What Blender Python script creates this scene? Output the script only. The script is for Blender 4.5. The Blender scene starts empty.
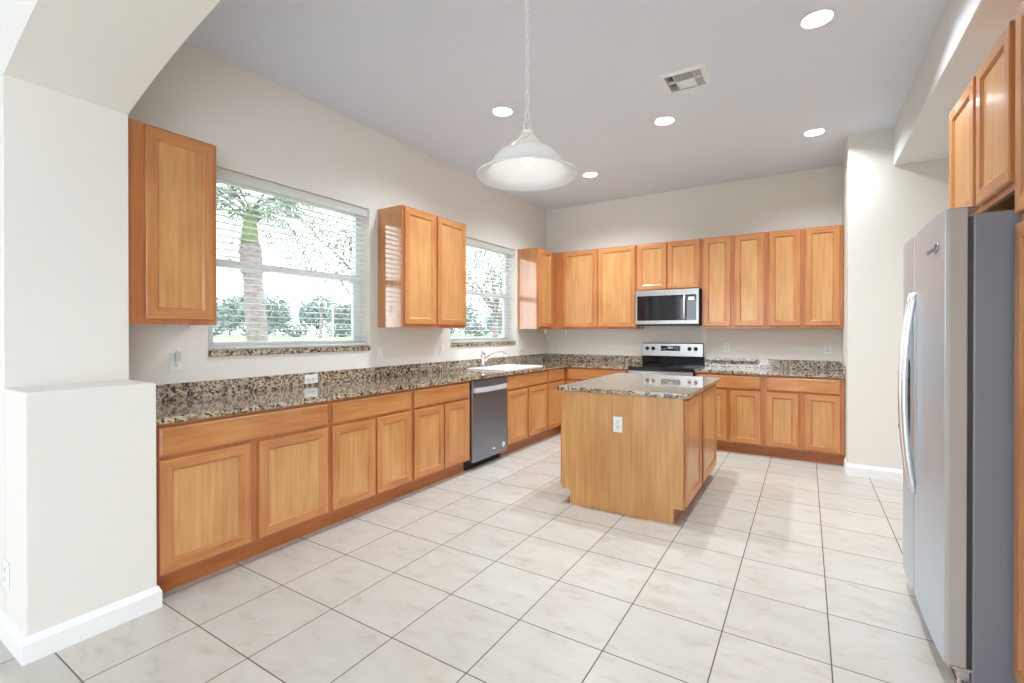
import bpy, bmesh, math, random
from mathutils import Vector, Matrix

sc = bpy.context.scene
COL = sc.collection
PI = math.pi
random.seed(7)

# ------------------------------------------------------------------ camera
CAM = (3.3354, -6.3180, 1.3345)
YAW, PITCH, FOC, V0 = 0.55721, -0.00377, 472.41, 334.21
cam_d = bpy.data.cameras.new('camera')
cam_d.sensor_fit = 'HORIZONTAL'
cam_d.sensor_width = 36.0
cam_d.lens = 36.0 * FOC / 1024.0
cam_d.shift_y = -(341.5 - V0) / 1024.0
cam_d.clip_start = 0.02
cam_d.clip_end = 1200
cam = bpy.data.objects.new('camera', cam_d)
cam.location = CAM
cam.rotation_euler = (PI / 2 + PITCH, 0, YAW)
COL.objects.link(cam)
sc.camera = cam

# ------------------------------------------------------------------ view, sky
sc.view_settings.view_transform = 'Standard'
sc.view_settings.look = 'None'
sc.view_settings.gamma = 1.0
sc.view_settings.use_curve_mapping = False
sc.view_settings.exposure = 0.38
world = bpy.data.worlds.new('overcast_sky')
sc.world = world
world.use_nodes = True
bg = world.node_tree.nodes['Background']
bg.inputs['Color'].default_value = (0.86, 0.94, 1.0, 1)
bg.inputs['Strength'].default_value = 5.0

H = 3.174          # ceiling height


def area_light(name, loc, rot, sx, sy, power, color=(1, 1, 1), shape='RECTANGLE', spread=PI):
    d = bpy.data.lights.new(name, 'AREA')
    d.shape = shape
    d.size = sx
    d.size_y = sy
    d.energy = power
    d.color = color
    d.spread = spread
    o = bpy.data.objects.new(name, d)
    o.location = loc
    o.rotation_euler = rot
    COL.objects.link(o)
    return o


# added fill area lights, set in the unseen glass doors of the camera's room
area_light('fill_rear_doors', (1.0, -11.37, 1.30), (PI / 2, 0, 0), 2.9, 2.62, 18, (0.87, 0.945, 1.0))
area_light('fill_side_doors', (5.38, -8.5, 1.30), (PI / 2, 0, PI / 2), 3.4, 2.62, 14, (0.87, 0.945, 1.0))
CAN_POWER = 33.0
CAN_COLOR = (0.87, 0.945, 1.0)


# ------------------------------------------------------------------ materials
def new_mat(name):
    m = bpy.data.materials.new(name)
    m.use_nodes = True
    nt = m.node_tree
    b = nt.nodes['Principled BSDF']
    return m, nt, b


def srgb(r, g, b):
    def f(c):
        c /= 255.0
        return c / 12.92 if c <= 0.04045 else ((c + 0.055) / 1.055) ** 2.4
    return (f(r), f(g), f(b), 1)


def N(nt, t, **kw):
    n = nt.nodes.new(t)
    for k, v in kw.items():
        setattr(n, k, v)
    return n


def L(nt, a, b):
    nt.links.new(a, b)


def ramp(nt, stops, interp='LINEAR'):
    r = N(nt, 'ShaderNodeValToRGB')
    cr = r.color_ramp
    cr.interpolation = interp
    while len(cr.elements) < len(stops):
        cr.elements.new(0.5)
    for e, (p, c) in zip(cr.elements, stops):
        e.position = p
        e.color = c
    return r


def scaled_pos(nt, scale):
    g = N(nt, 'ShaderNodeNewGeometry')
    m = N(nt, 'ShaderNodeMapping')
    m.inputs['Scale'].default_value = scale
    L(nt, g.outputs['Position'], m.inputs['Vector'])
    return m.outputs['Vector']


def plain(name, col, rough=0.5, metal=0.0, spec=0.5, coat=0.0):
    m, nt, b = new_mat(name)
    b.inputs['Base Color'].default_value = col
    b.inputs['Roughness'].default_value = rough
    b.inputs['Metallic'].default_value = metal
    b.inputs['Specular IOR Level'].default_value = spec
    b.inputs['Coat Weight'].default_value = coat
    b.inputs['Coat Roughness'].default_value = 0.05
    return m


def paint(name, col, bump=0.12, scale=70, rough=0.7):
    m, nt, b = new_mat(name)
    b.inputs['Base Color'].default_value = col
    b.inputs['Roughness'].default_value = rough
    b.inputs['Specular IOR Level'].default_value = 0.25
    v = scaled_pos(nt, (1, 1, 1))
    n = N(nt, 'ShaderNodeTexNoise')
    n.inputs['Scale'].default_value = scale
    n.inputs['Detail'].default_value = 3
    L(nt, v, n.inputs['Vector'])
    bp = N(nt, 'ShaderNodeBump')
    bp.inputs['Strength'].default_value = bump
    bp.inputs['Distance'].default_value = 0.004
    L(nt, n.outputs['Fac'], bp.inputs['Height'])
    L(nt, bp.outputs['Normal'], b.inputs['Normal'])
    return m


def wood(name, light, dark, vertical=True, rough=0.32, coat=0.25, ior=1.5):
    m, nt, b = new_mat(name)
    sc1 = (26, 26, 1.3) if vertical else (2.2, 2.2, 30)
    sc2 = (3.2, 3.2, 1.1) if vertical else (1.6, 1.6, 5)
    n1 = N(nt, 'ShaderNodeTexNoise')
    n1.inputs['Scale'].default_value = 1.6
    n1.inputs['Detail'].default_value = 5
    n1.inputs['Roughness'].default_value = 0.62
    n1.inputs['Distortion'].default_value = 0.25
    L(nt, scaled_pos(nt, sc1), n1.inputs['Vector'])
    n2 = N(nt, 'ShaderNodeTexNoise')
    n2.inputs['Scale'].default_value = 1.5
    n2.inputs['Detail'].default_value = 3
    L(nt, scaled_pos(nt, sc2), n2.inputs['Vector'])
    mx = N(nt, 'ShaderNodeMix', data_type='FLOAT')
    mx.inputs['Factor'].default_value = 0.5
    L(nt, n1.outputs['Fac'], mx.inputs['A'])
    L(nt, n2.outputs['Fac'], mx.inputs['B'])
    r = ramp(nt, [(0.36, dark), (0.64, light)])
    L(nt, mx.outputs['Result'], r.inputs['Fac'])
    L(nt, r.outputs['Color'], b.inputs['Base Color'])
    b.inputs['Roughness'].default_value = rough
    b.inputs['IOR'].default_value = ior
    b.inputs['Coat Weight'].default_value = coat
    b.inputs['Coat Roughness'].default_value = 0.12
    return m


def granite_mat():
    m, nt, b = new_mat('granite')
    pos = scaled_pos(nt, (1, 1, 1))
    nz = N(nt, 'ShaderNodeTexNoise')
    nz.inputs['Scale'].default_value = 45
    nz.inputs['Detail'].default_value = 2
    L(nt, pos, nz.inputs['Vector'])
    mixv = N(nt, 'ShaderNodeMix', data_type='VECTOR')
    mixv.inputs['Factor'].default_value = 0.018
    L(nt, pos, mixv.inputs['A'])
    L(nt, nz.outputs['Color'], mixv.inputs['B'])
    vo = N(nt, 'ShaderNodeTexVoronoi')
    vo.inputs['Scale'].default_value = 82
    L(nt, mixv.outputs['Result'], vo.inputs['Vector'])
    sep = N(nt, 'ShaderNodeSeparateColor')
    L(nt, vo.outputs['Color'], sep.inputs['Color'])
    big = N(nt, 'ShaderNodeTexNoise')
    big.inputs['Scale'].default_value = 16
    big.inputs['Detail'].default_value = 2
    L(nt, pos, big.inputs['Vector'])
    add = N(nt, 'ShaderNodeMath', operation='MULTIPLY_ADD')
    add.inputs[1].default_value = 0.8
    add.inputs[2].default_value = -0.4
    L(nt, big.outputs['Fac'], add.inputs[0])
    a2 = N(nt, 'ShaderNodeMath', operation='ADD')
    L(nt, sep.outputs['Red'], a2.inputs[0])
    L(nt, add.outputs['Value'], a2.inputs[1])
    r = ramp(nt, [(0.0, (0.018, 0.014, 0.012, 1)), (0.17, (0.09, 0.055, 0.034, 1)), (0.29, (0.26, 0.17, 0.10, 1)),
                  (0.45, (0.42, 0.31, 0.195, 1)), (0.66, (0.50, 0.41, 0.30, 1)), (0.86, (0.52, 0.48, 0.43, 1)),
                  (0.98, (0.14, 0.125, 0.12, 1))], 'CONSTANT')
    L(nt, a2.outputs['Value'], r.inputs['Fac'])
    L(nt, r.outputs['Color'], b.inputs['Base Color'])
    b.inputs['Roughness'].default_value = 0.07
    b.inputs['IOR'].default_value = 1.6
    b.inputs['Coat Weight'].default_value = 0.6
    b.inputs['Coat Roughness'].default_value = 0.03
    return m


def tile_mat():
    m, nt, b = new_mat('floor_tile')
    S, OX, OY = 0.40556, 0.9905, -4.8472
    g = N(nt, 'ShaderNodeNewGeometry')
    sx = N(nt, 'ShaderNodeSeparateXYZ')
    L(nt, g.outputs['Position'], sx.inputs['Vector'])
    cells, edges = [], []
    for ax, off in (('X', OX), ('Y', OY)):
        s1 = N(nt, 'ShaderNodeMath', operation='SUBTRACT')
        s1.inputs[1].default_value = off
        L(nt, sx.outputs[ax], s1.inputs[0])
        d1 = N(nt, 'ShaderNodeMath', operation='DIVIDE')
        d1.inputs[1].default_value = S
        L(nt, s1.outputs[0], d1.inputs[0])
        fl = N(nt, 'ShaderNodeMath', operation='FLOOR')
        L(nt, d1.outputs[0], fl.inputs[0])
        fr = N(nt, 'ShaderNodeMath', operation='FRACT')
        L(nt, d1.outputs[0], fr.inputs[0])
        pp = N(nt, 'ShaderNodeMath', operation='PINGPONG')
        pp.inputs[1].default_value = 0.5
        L(nt, fr.outputs[0], pp.inputs[0])
        cells.append(fl.outputs[0])
        edges.append(pp.outputs[0])
    mn = N(nt, 'ShaderNodeMath', operation='MINIMUM')
    L(nt, edges[0], mn.inputs[0])
    L(nt, edges[1], mn.inputs[1])
    gm = N(nt, 'ShaderNodeMapRange')
    gm.inputs['From Min'].default_value = 0.0052
    gm.inputs['From Max'].default_value = 0.0076
    gm.inputs['To Min'].default_value = 1
    gm.inputs['To Max'].default_value = 0
    L(nt, mn.outputs[0], gm.inputs['Value'])
    cv = N(nt, 'ShaderNodeCombineXYZ')
    L(nt, cells[0], cv.inputs[0])
    L(nt, cells[1], cv.inputs[1])
    wn = N(nt, 'ShaderNodeTexWhiteNoise')
    L(nt, cv.outputs[0], wn.inputs['Vector'])
    # cloudy travertine veins, shifted in every tile
    mp = N(nt, 'ShaderNodeMapping')
    mp.inputs['Scale'].default_value = (4.5, 9.0, 1)
    L(nt, g.outputs['Position'], mp.inputs['Vector'])
    off = N(nt, 'ShaderNodeVectorMath', operation='MULTIPLY_ADD')
    off.inputs[1].default_value = (7, 7, 7)
    L(nt, wn.outputs['Color'], off.inputs[0])
    L(nt, mp.outputs['Vector'], off.inputs[2])
    nz = N(nt, 'ShaderNodeTexNoise')
    nz.inputs['Scale'].default_value = 1.3
    nz.inputs['Detail'].default_value = 7
    nz.inputs['Roughness'].default_value = 0.6
    nz.inputs['Distortion'].default_value = 0.5
    L(nt, off.outputs[0], nz.inputs['Vector'])
    r = ramp(nt, [(0.30, srgb(184, 173, 159)), (0.45, srgb(193, 187, 178)), (0.70, srgb(198, 194, 188))])
    L(nt, nz.outputs['Fac'], r.inputs['Fac'])
    hv = N(nt, 'ShaderNodeHueSaturation')
    vr = N(nt, 'ShaderNodeMapRange')
    vr.inputs['To Min'].default_value = 0.95
    vr.inputs['To Max'].default_value = 1.03
    L(nt, wn.outputs['Value'], vr.inputs['Value'])
    L(nt, vr.outputs['Result'], hv.inputs['Value'])
    L(nt, r.outputs['Color'], hv.inputs['Color'])
    mx = N(nt, 'ShaderNodeMix', data_type='RGBA')
    mx.inputs['B'].default_value = srgb(104, 86, 76)
    L(nt, gm.outputs['Result'], mx.inputs['Factor'])
    L(nt, hv.outputs['Color'], mx.inputs['A'])
    L(nt, mx.outputs['Result'], b.inputs['Base Color'])
    rr = N(nt, 'ShaderNodeMapRange')
    rr.inputs['To Min'].default_value = 0.34
    rr.inputs['To Max'].default_value = 0.9
    L(nt, gm.outputs['Result'], rr.inputs['Value'])
    L(nt, rr.outputs['Result'], b.inputs['Roughness'])
    b.inputs['Specular IOR Level'].default_value = 0.4
    bp = N(nt, 'ShaderNodeBump')
    bp.invert = True
    bp.inputs['Strength'].default_value = 0.5
    bp.inputs['Distance'].default_value = 0.002
    L(nt, gm.outputs['Result'], bp.inputs['Height'])
    L(nt, bp.outputs['Normal'], b.inputs['Normal'])
    return m


def steel_mat(name, col, rough=0.28, vertical=False, metal=1.0):
    m, nt, b = new_mat(name)
    b.inputs['Base Color'].default_value = col
    b.inputs['Metallic'].default_value = metal
    n = N(nt, 'ShaderNodeTexNoise')
    n.inputs['Scale'].default_value = 1
    n.inputs['Detail'].default_value = 3
    L(nt, scaled_pos(nt, (600, 600, 4) if vertical else (5, 5, 700)), n.inputs['Vector'])
    mr = N(nt, 'ShaderNodeMapRange')
    mr.inputs['To Min'].default_value = rough - 0.06
    mr.inputs['To Max'].default_value = rough + 0.08
    L(nt, n.outputs['Fac'], mr.inputs['Value'])
    L(nt, mr.outputs['Result'], b.inputs['Roughness'])
    return m


def glass_pane_mat():
    m = bpy.data.materials.new('window_glass')
    m.use_nodes = True
    nt = m.node_tree
    nt.nodes.clear()
    out = N(nt, 'ShaderNodeOutputMaterial')
    tr = N(nt, 'ShaderNodeBsdfTransparent')
    tr.inputs['Color'].default_value = (0.97, 0.98, 0.98, 1)
    gl = N(nt, 'ShaderNodeBsdfGlossy')
    gl.inputs['Roughness'].default_value = 0.0
    fr = N(nt, 'ShaderNodeFresnel')
    ge = N(nt, 'ShaderNodeNewGeometry')          # same reflectance on both faces of the pane
    io = N(nt, 'ShaderNodeMapRange')
    io.inputs['To Min'].default_value = 1.5
    io.inputs['To Max'].default_value = 1 / 1.5
    L(nt, ge.outputs['Backfacing'], io.inputs['Value'])
    L(nt, io.outputs['Result'], fr.inputs['IOR'])
    mx = N(nt, 'ShaderNodeMixShader')
    L(nt, fr.outputs[0], mx.inputs[0])
    L(nt, tr.outputs[0], mx.inputs[1])
    L(nt, gl.outputs[0], mx.inputs[2])
    L(nt, mx.outputs[0], out.inputs[0])
    return m


def translucent_mat(name, col, trans=0.5, rough=0.3):
    m = bpy.data.materials.new(name)
    m.use_nodes = True
    nt = m.node_tree
    b = nt.nodes['Principled BSDF']
    b.inputs['Base Color'].default_value = col
    b.inputs['Roughness'].default_value = rough
    tl = N(nt, 'ShaderNodeBsdfTranslucent')
    tl.inputs['Color'].default_value = col
    mx = N(nt, 'ShaderNodeMixShader')
    mx.inputs[0].default_value = trans
    L(nt, b.outputs[0], mx.inputs[1])
    L(nt, tl.outputs[0], mx.inputs[2])
    L(nt, mx.outputs[0], nt.nodes['Material Output'].inputs[0])
    return m


def emit_mat(name, col, strength):
    m, nt, b = new_mat(name)
    b.inputs['Base Color'].default_value = (0.8, 0.8, 0.8, 1)
    b.inputs['Emission Color'].default_value = col
    b.inputs['Emission Strength'].default_value = strength
    return m


def noisy(name, c1, c2, scale=(1, 1, 1), nscale=5, rough=0.8, detail=4):
    m, nt, b = new_mat(name)
    n = N(nt, 'ShaderNodeTexNoise')
    n.inputs['Scale'].default_value = nscale
    n.inputs['Detail'].default_value = detail
    L(nt, scaled_pos(nt, scale), n.inputs['Vector'])
    r = ramp(nt, [(0.35, c1), (0.65, c2)])
    L(nt, n.outputs['Fac'], r.inputs['Fac'])
    L(nt, r.outputs['Color'], b.inputs['Base Color'])
    b.inputs['Roughness'].default_value = rough
    b.inputs['Specular IOR Level'].default_value = 0.2
    return m


M_WALL = paint('wall_paint', srgb(230, 226, 219))
M_CEIL = paint('ceiling_paint', srgb(223, 229, 238), 0.15, 45)
M_SOFFIT = paint('soffit_texture', srgb(225, 225, 226), 0.8, 28)
M_TRIM = plain('white_trim', srgb(240, 240, 240), 0.35)
M_WV = wood('maple_vertical', srgb(206, 145, 89), srgb(177, 110, 61))
M_WH = wood('maple_horizontal', srgb(204, 143, 86), srgb(175, 108, 59), vertical=False)
M_WP = wood('maple_panel', srgb(215, 162, 104), srgb(187, 128, 74), ior=1.55)
M_WF = wood('maple_frame', srgb(199, 130, 77), srgb(171, 101, 55))
M_WS = wood('maple_side', srgb(204, 138, 76), srgb(174, 106, 52), rough=0.12, coat=1.0, ior=1.8)
M_WI = wood('maple_island', srgb(217, 166, 104), srgb(188, 131, 74))
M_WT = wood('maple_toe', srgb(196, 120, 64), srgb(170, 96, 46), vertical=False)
M_GRAN = granite_mat()
M_TILE = tile_mat()
M_STEEL = steel_mat('brushed_steel', (0.50, 0.50, 0.51, 1), 0.30)
M_STEELV = steel_mat('brushed_steel_vertical', (0.60, 0.69, 0.78, 1), 0.40, metal=0.75)
M_DSTEEL = steel_mat('dark_steel', (0.33, 0.37, 0.44, 1), 0.36)
M_HANDLE = steel_mat('handle_steel', (0.84, 0.85, 0.87, 1), 0.34)
M_PALE = plain('pale_steel', (0.78, 0.79, 0.82, 1), 0.35, 0.4)
M_CHROME = plain('chrome', (0.82, 0.82, 0.84, 1), 0.08, 1.0)
M_GREYP = plain('fridge_grey_side', srgb(138, 142, 154), 0.30, 0.0, 0.5)
M_DOORSIDE = plain('fridge_door_side', srgb(188, 184, 181), 0.4, 0.0, 0.5)
M_BLACKGL = plain('black_glass', (0.008, 0.008, 0.011, 1), 0.05, 0, 0.6)
M_BLACK = plain('black_plastic', (0.008, 0.008, 0.008, 1), 0.5)
M_DGREY = plain('dark_grey_plastic', (0.05, 0.05, 0.055, 1), 0.4)
M_WPLAST = plain('white_plastic', srgb(238, 238, 238), 0.3)
M_BEIGEP = plain('beige_plastic', srgb(206, 202, 188), 0.4)
M_SLOT = plain('slot_dark', srgb(70, 68, 64), 0.5)
M_SINK = plain('white_enamel', srgb(246, 245, 243), 0.3, 0, 0.4, 0.0)
M_VINYL = plain('white_vinyl', srgb(232, 234, 236), 0.35)
M_BLIND = translucent_mat('blind_slat', srgb(246, 246, 244), 0.5, 0.4)
M_CORD = plain('blind_cord', srgb(225, 222, 214), 0.8)
M_SHADE = translucent_mat('alabaster_glass', srgb(242, 242, 241), 0.35, 0.2)
M_ROPE = plain('white_resin', srgb(236, 232, 224), 0.5)
M_CHAIN = plain('white_enamel_chain', srgb(228, 228, 226), 0.4)
M_BULB = emit_mat('bulb_glow', (1, 0.96, 0.90, 1), 13.0)
M_LENS = emit_mat('led_lens', (1, 0.98, 0.95, 1), 3.0)
M_DISPLAY = emit_mat('display', (0.10, 0.16, 0.6, 1), 0.25)
M_GLASS = glass_pane_mat()
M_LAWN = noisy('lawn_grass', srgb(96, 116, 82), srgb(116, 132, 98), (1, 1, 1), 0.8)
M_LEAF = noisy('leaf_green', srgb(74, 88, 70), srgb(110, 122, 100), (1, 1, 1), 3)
M_LEAFD = noisy('leaf_hazy', srgb(100, 113, 112), srgb(128, 140, 136), (1, 1, 1), 1)  # lightened and greyed so the colour itself carries haze
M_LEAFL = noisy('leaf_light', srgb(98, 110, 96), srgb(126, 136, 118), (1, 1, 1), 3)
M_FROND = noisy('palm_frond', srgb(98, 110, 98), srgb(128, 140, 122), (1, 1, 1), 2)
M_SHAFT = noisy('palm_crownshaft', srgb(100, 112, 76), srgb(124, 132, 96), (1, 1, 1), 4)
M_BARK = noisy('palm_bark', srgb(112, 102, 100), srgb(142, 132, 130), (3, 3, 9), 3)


# ------------------------------------------------------------------ mesh helpers
def add_box(bm, x0, x1, y0, y1, z0, z1, bevel=0.0, seg=1, mi=0):
    if x1 < x0: x0, x1 = x1, x0
    if y1 < y0: y0, y1 = y1, y0
    if z1 < z0: z0, z1 = z1, z0
    t = bmesh.new()
    bmesh.ops.create_cube(t, size=1)
    for v in t.verts:
        v.co = Vector((x0 + (v.co.x + .5) * (x1 - x0), y0 + (v.co.y + .5) * (y1 - y0), z0 + (v.co.z + .5) * (z1 - z0)))
    if bevel > 0:
        bmesh.ops.bevel(t, geom=list(t.edges), offset=bevel, segments=seg, affect='EDGES', profile=0.6)
    merge(bm, t, mi)


def merge(bm, t, mi=0, mat=None):
    vm = {}
    for v in t.verts:
        vm[v] = bm.verts.new(mat @ v.co if mat else v.co)
    for f in t.faces:
        try:
            nf = bm.faces.new([vm[v] for v in f.verts])
            nf.material_index = mi if mi else f.material_index
            nf.smooth = f.smooth
        except ValueError:
            pass
    t.free()


def add_lathe(bm, prof, center=(0, 0, 0), seg=32, axis='Z', mi=0, smooth=True, closed=False):
    """prof: (radius, height) pairs along the axis"""
    c = Vector(center)
    rings = []
    for r, h in prof:
        ring = []
        if r < 1e-6:
            p = Vector((0, 0, h))
            ring = [bm.verts.new(c + ax(p, axis))]
        else:
            for i in range(seg):
                a = 2 * PI * i / seg
                ring.append(bm.verts.new(c + ax(Vector((r * math.cos(a), r * math.sin(a), h)), axis)))
        rings.append(ring)
    pairs = list(zip(rings, rings[1:]))
    if closed:
        pairs.append((rings[-1], rings[0]))
    for A, B in pairs:
        for i in range(seg):
            j = (i + 1) % seg
            if len(A) == 1 and len(B) == 1:
                continue
            if len(A) == 1:
                vs = [A[0], B[j], B[i]]
            elif len(B) == 1:
                vs = [A[i], A[j], B[0]]
            else:
                vs = [A[i], A[j], B[j], B[i]]
            f = bm.faces.new(vs)
            f.smooth = smooth
            f.material_index = mi


def ax(p, axis):
    if axis == 'Z': return p
    if axis == 'X': return Vector((p.z, p.x, p.y))
    if axis == 'Y': return Vector((p.y, p.z, p.x))
    if axis == '-Y': return Vector((p.x, -p.z, p.y))


def add_tube(bm, pts, rad, seg=10, mi=0, cap=True):
    pts = [Vector(p) for p in pts]
    rads = rad if isinstance(rad, (list, tuple)) else [rad] * len(pts)
    rings = []
    up = Vector((0, 0, 1))
    prev = None
    for i, p in enumerate(pts):
        a = pts[max(i - 1, 0)]
        b = pts[min(i + 1, len(pts) - 1)]
        t = (b - a).normalized()
        if prev is None:
            n = t.orthogonal().normalized()
        else:
            n = (prev - t * prev.dot(t))
            n = n.normalized() if n.length > 1e-6 else t.orthogonal().normalized()
        prev = n
        bn = t.cross(n)
        rings.append([bm.verts.new(p + (n * math.cos(2 * PI * k / seg) + bn * math.sin(2 * PI * k / seg)) * rads[i]) for k in range(seg)])
    for A, B in zip(rings, rings[1:]):
        for i in range(seg):
            j = (i + 1) % seg
            f = bm.faces.new([A[i], A[j], B[j], B[i]])
            f.smooth = True
            f.material_index = mi
    if cap:
        f = bm.faces.new(list(reversed(rings[0]))); f.material_index = mi
        f = bm.faces.new(rings[-1]); f.material_index = mi


def add_prism(bm, poly, z0, z1, bevel=0.0, mi=0, seg=2):
    """poly: list of (x, y) counter-clockwise"""
    t = bmesh.new()
    lo = [t.verts.new((x, y, z0)) for x, y in poly]
    hi = [t.verts.new((x, y, z1)) for x, y in poly]
    t.faces.new(list(reversed(lo)))
    t.faces.new(hi)
    n = len(poly)
    for i in range(n):
        j = (i + 1) % n
        t.faces.new([lo[i], lo[j], hi[j], hi[i]])
    if bevel:
        bmesh.ops.bevel(t, geom=list(t.edges), offset=bevel, segments=seg, affect='EDGES', profile=0.6)
    merge(bm, t, mi)


def obj(name, bm, mats, parent=None, loc=None, rotz=None):
    bmesh.ops.recalc_face_normals(bm, faces=list(bm.faces))
    me = bpy.data.meshes.new(name)
    bm.to_mesh(me)
    bm.free()
    for m in (mats if isinstance(mats, (list, tuple)) else [mats]):
        me.materials.append(m)
    o = bpy.data.objects.new(name, me)
    COL.objects.link(o)
    if parent: o.parent = parent
    if loc: o.location = loc
    if rotz: o.rotation_euler = (0, 0, rotz)
    return o


def thing(name, label, cat, loc=(0, 0, 0), rotz=0.0, group=None):
    o = bpy.data.objects.new(name, None)
    o.empty_display_size = 0.1
    COL.objects.link(o)
    o.location = loc
    o.rotation_euler = (0, 0, rotz)
    tag(o, label, cat, group)
    return o


def tag(o, label, cat, group=None):
    o['label'] = label
    o['category'] = cat
    if group: o['group'] = group
    return o


def struct(o, parent=None):
    o['kind'] = 'structure'
    return o


def B():
    return bmesh.new()


def boolean_cut(o, cutter):
    md = o.modifiers.new('cut', 'BOOLEAN')
    md.operation = 'DIFFERENCE'
    md.solver = 'EXACT'
    md.object = cutter
    dg = bpy.context.evaluated_depsgraph_get()
    dg.update()
    me = bpy.data.meshes.new_from_object(o.evaluated_get(dg))
    o.modifiers.clear()
    old = o.data
    o.data = me
    me.name = o.name
    bpy.data.meshes.remove(old)
    cm = cutter.data
    bpy.data.objects.remove(cutter)
    bpy.data.meshes.remove(cm)


def dup(root, loc, rotz=None, label=None):
    r = root.copy(); COL.objects.link(r); r.location = loc
    if rotz is not None: r.rotation_euler = (0, 0, rotz)
    if label: r['label'] = label
    for ch in list(root.children):
        c = ch.copy(); COL.objects.link(c); c.parent = r
        for g in list(ch.children):
            d = g.copy(); COL.objects.link(d); d.parent = c
    return r


# ------------------------------------------------------------------ room shell
W = 3.666            # right end of the cabinet wall
YN, YF = -5.74, -5.295   # the thick wall with the wide arch
WIN = [(-4.739, -3.389), (-2.250, -0.892)]
WZ0, WZ1 = 1.215, 2.445
CANS = [(1.185, -3.015), (3.385, -3.015), (2.285, -2.125), (1.193, -1.155), (3.395, -1.155)]
FILL_CANS = [(0.6, -7.6), (3.9, -7.6), (0.6, -9.8), (3.9, -9.8)]  # unseen downlights added behind the camera as fill

bm = B(); add_box(bm, -2.0, 6.0, -11.6, 0.3, -0.12, 0.0)
struct(obj('floor', bm, M_TILE))

# ceiling slab with round holes for the downlights and a square one for the vent
bm = B(); add_box(bm, -2.0, 6.0, -11.6, 0.3, H, H + 0.12)
ceil = struct(obj('ceiling', bm, M_CEIL))
bm = B()
for x, y in CANS + FILL_CANS:
    add_lathe(bm, [(0, H - 0.05), (0.075, H - 0.05), (0.075, H + 0.07), (0, H + 0.07)], (x, y, 0), 40)
add_box(bm, 2.455, 2.715, -2.86, -2.605, H - 0.05, H + 0.06)
cut = obj('hole', bm, M_CEIL)
boolean_cut(ceil, cut)

bm = B()                                        # left wall with two window openings
ys = [YF, WIN[0][0], WIN[0][1], WIN[1][0], WIN[1][1], 0.0]
for a, b_ in ((ys[0], ys[1]), (ys[2], ys[3]), (ys[4], ys[5])):
    add_box(bm, -0.2, 0.0, a, b_, 0, H)
for a, b_ in WIN:
    add_box(bm, -0.2, 0.0, a, b_, 0, WZ0 - 0.04)
    add_box(bm, -0.2, 0.0, a, b_, WZ1, H)
struct(obj('wall_left', bm, M_WALL))
bm = B(); add_box(bm, -0.2, 4.8, 0.0, 0.2, 0, H)
struct(obj('wall_back', bm, M_WALL))
bm = B(); add_box(bm, W, 4.62, -0.89, 0.0, 0, H)
struct(obj('wall_pier', bm, M_WALL))
bm = B(); add_box(bm, 4.62, 4.8, YF, 0.0, 0, H)
struct(obj('wall_right', bm, M_WALL))
bm = B(); add_box(bm, 3.998, 4.62, YF, -0.89, 2.828, H, 0.004)
struct(obj('wall_soffit', bm, M_SOFFIT))

# thick wall with the segmental arch: profile in XZ, extruded along Y
bm = B()
XJ, ZS, HALF, S0 = 0.367, 2.457, 2.05, 0.348
arch = []
for i in range(41):
    d = 2 * HALF * i / 40
    arch.append((XJ + d, ZS + S0 * d * (1 - d / (2 * HALF))))
XR = XJ + 2 * HALF
XR = XJ + 2 * HALF
cols = [(-1.8, 0.0), (XJ, 0.0)] + arch + [(XR, 0.0), (5.4, 0.0)]
rows = {}
for yy in (YN, YF):
    rows[yy] = ([bm.verts.new((x, yy, z)) for x, z in cols], [bm.verts.new((x, yy, H)) for x, z in cols])
for i in range(len(cols) - 1):
    for yy in (YN, YF):
        lo, hi = rows[yy]
        if abs(cols[i][0] - cols[i + 1][0]) > 1e-6:
            bm.faces.new([lo[i], lo[i + 1], hi[i + 1], hi[i]])
    bm.faces.new([rows[YN][0][i], rows[YN][0][i + 1], rows[YF][0][i + 1], rows[YF][0][i]])
    if abs(cols[i][0] - cols[i + 1][0]) > 1e-6:
        bm.faces.new([rows[YN][1][i], rows[YN][1][i + 1], rows[YF][1][i + 1], rows[YF][1][i]])
for e in (0, len(cols) - 1):
    bm.faces.new([rows[YN][0][e], rows[YF][0][e], rows[YF][1][e], rows[YN][1][e]])
bmesh.ops.remove_doubles(bm, verts=list(bm.verts), dist=1e-5)
struct(obj('wall_arch', bm, M_WALL))
bm = B(); add_box(bm, XJ, 0.663, YN, YF + 0.008, 0, 1.09, 0.006, 2)
struct(obj('wall_ledge_left', bm, M_WALL))
bm = B(); add_box(bm, 4.171, XR, YN, YF + 0.008, 0, 1.09, 0.006, 2)
struct(obj('wall_ledge_right', bm, M_WALL))

# unseen room behind the camera: walls, and glass doors added to light the scene
bm = B()
add_box(bm, -2.0, -1.8, -11.6, YN, 0, H)
struct(obj('wall_side', bm, M_WALL))
bm = B()
add_box(bm, 5.4, 5.6, -11.6, -10.15, 0, H); add_box(bm, 5.4, 5.6, -6.85, YN, 0, H); add_box(bm, 5.4, 5.6, -10.15, -6.85, 2.6, H)
struct(obj('wall_far', bm, M_WALL))
bm = B()
add_box(bm, -1.8, -0.4, -11.6, -11.4, 0, H); add_box(bm, 2.4, 5.4, -11.6, -11.4, 0, H); add_box(bm, -0.4, 2.4, -11.6, -11.4, 2.6, H)
struct(obj('wall_rear', bm, M_WALL))
bm = B()
for y in (-10.15, -8.54, -6.93):
    add_box(bm, 5.40, 5.46, y, y + 0.08, 0.08, 2.52)
add_box(bm, 5.40, 5.46, -10.15, -6.85, 2.52, 2.6); add_box(bm, 5.40, 5.46, -10.15, -6.85, 0.0, 0.08)
struct(obj('added_door_2', bm, M_VINYL))
bm = B()
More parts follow.
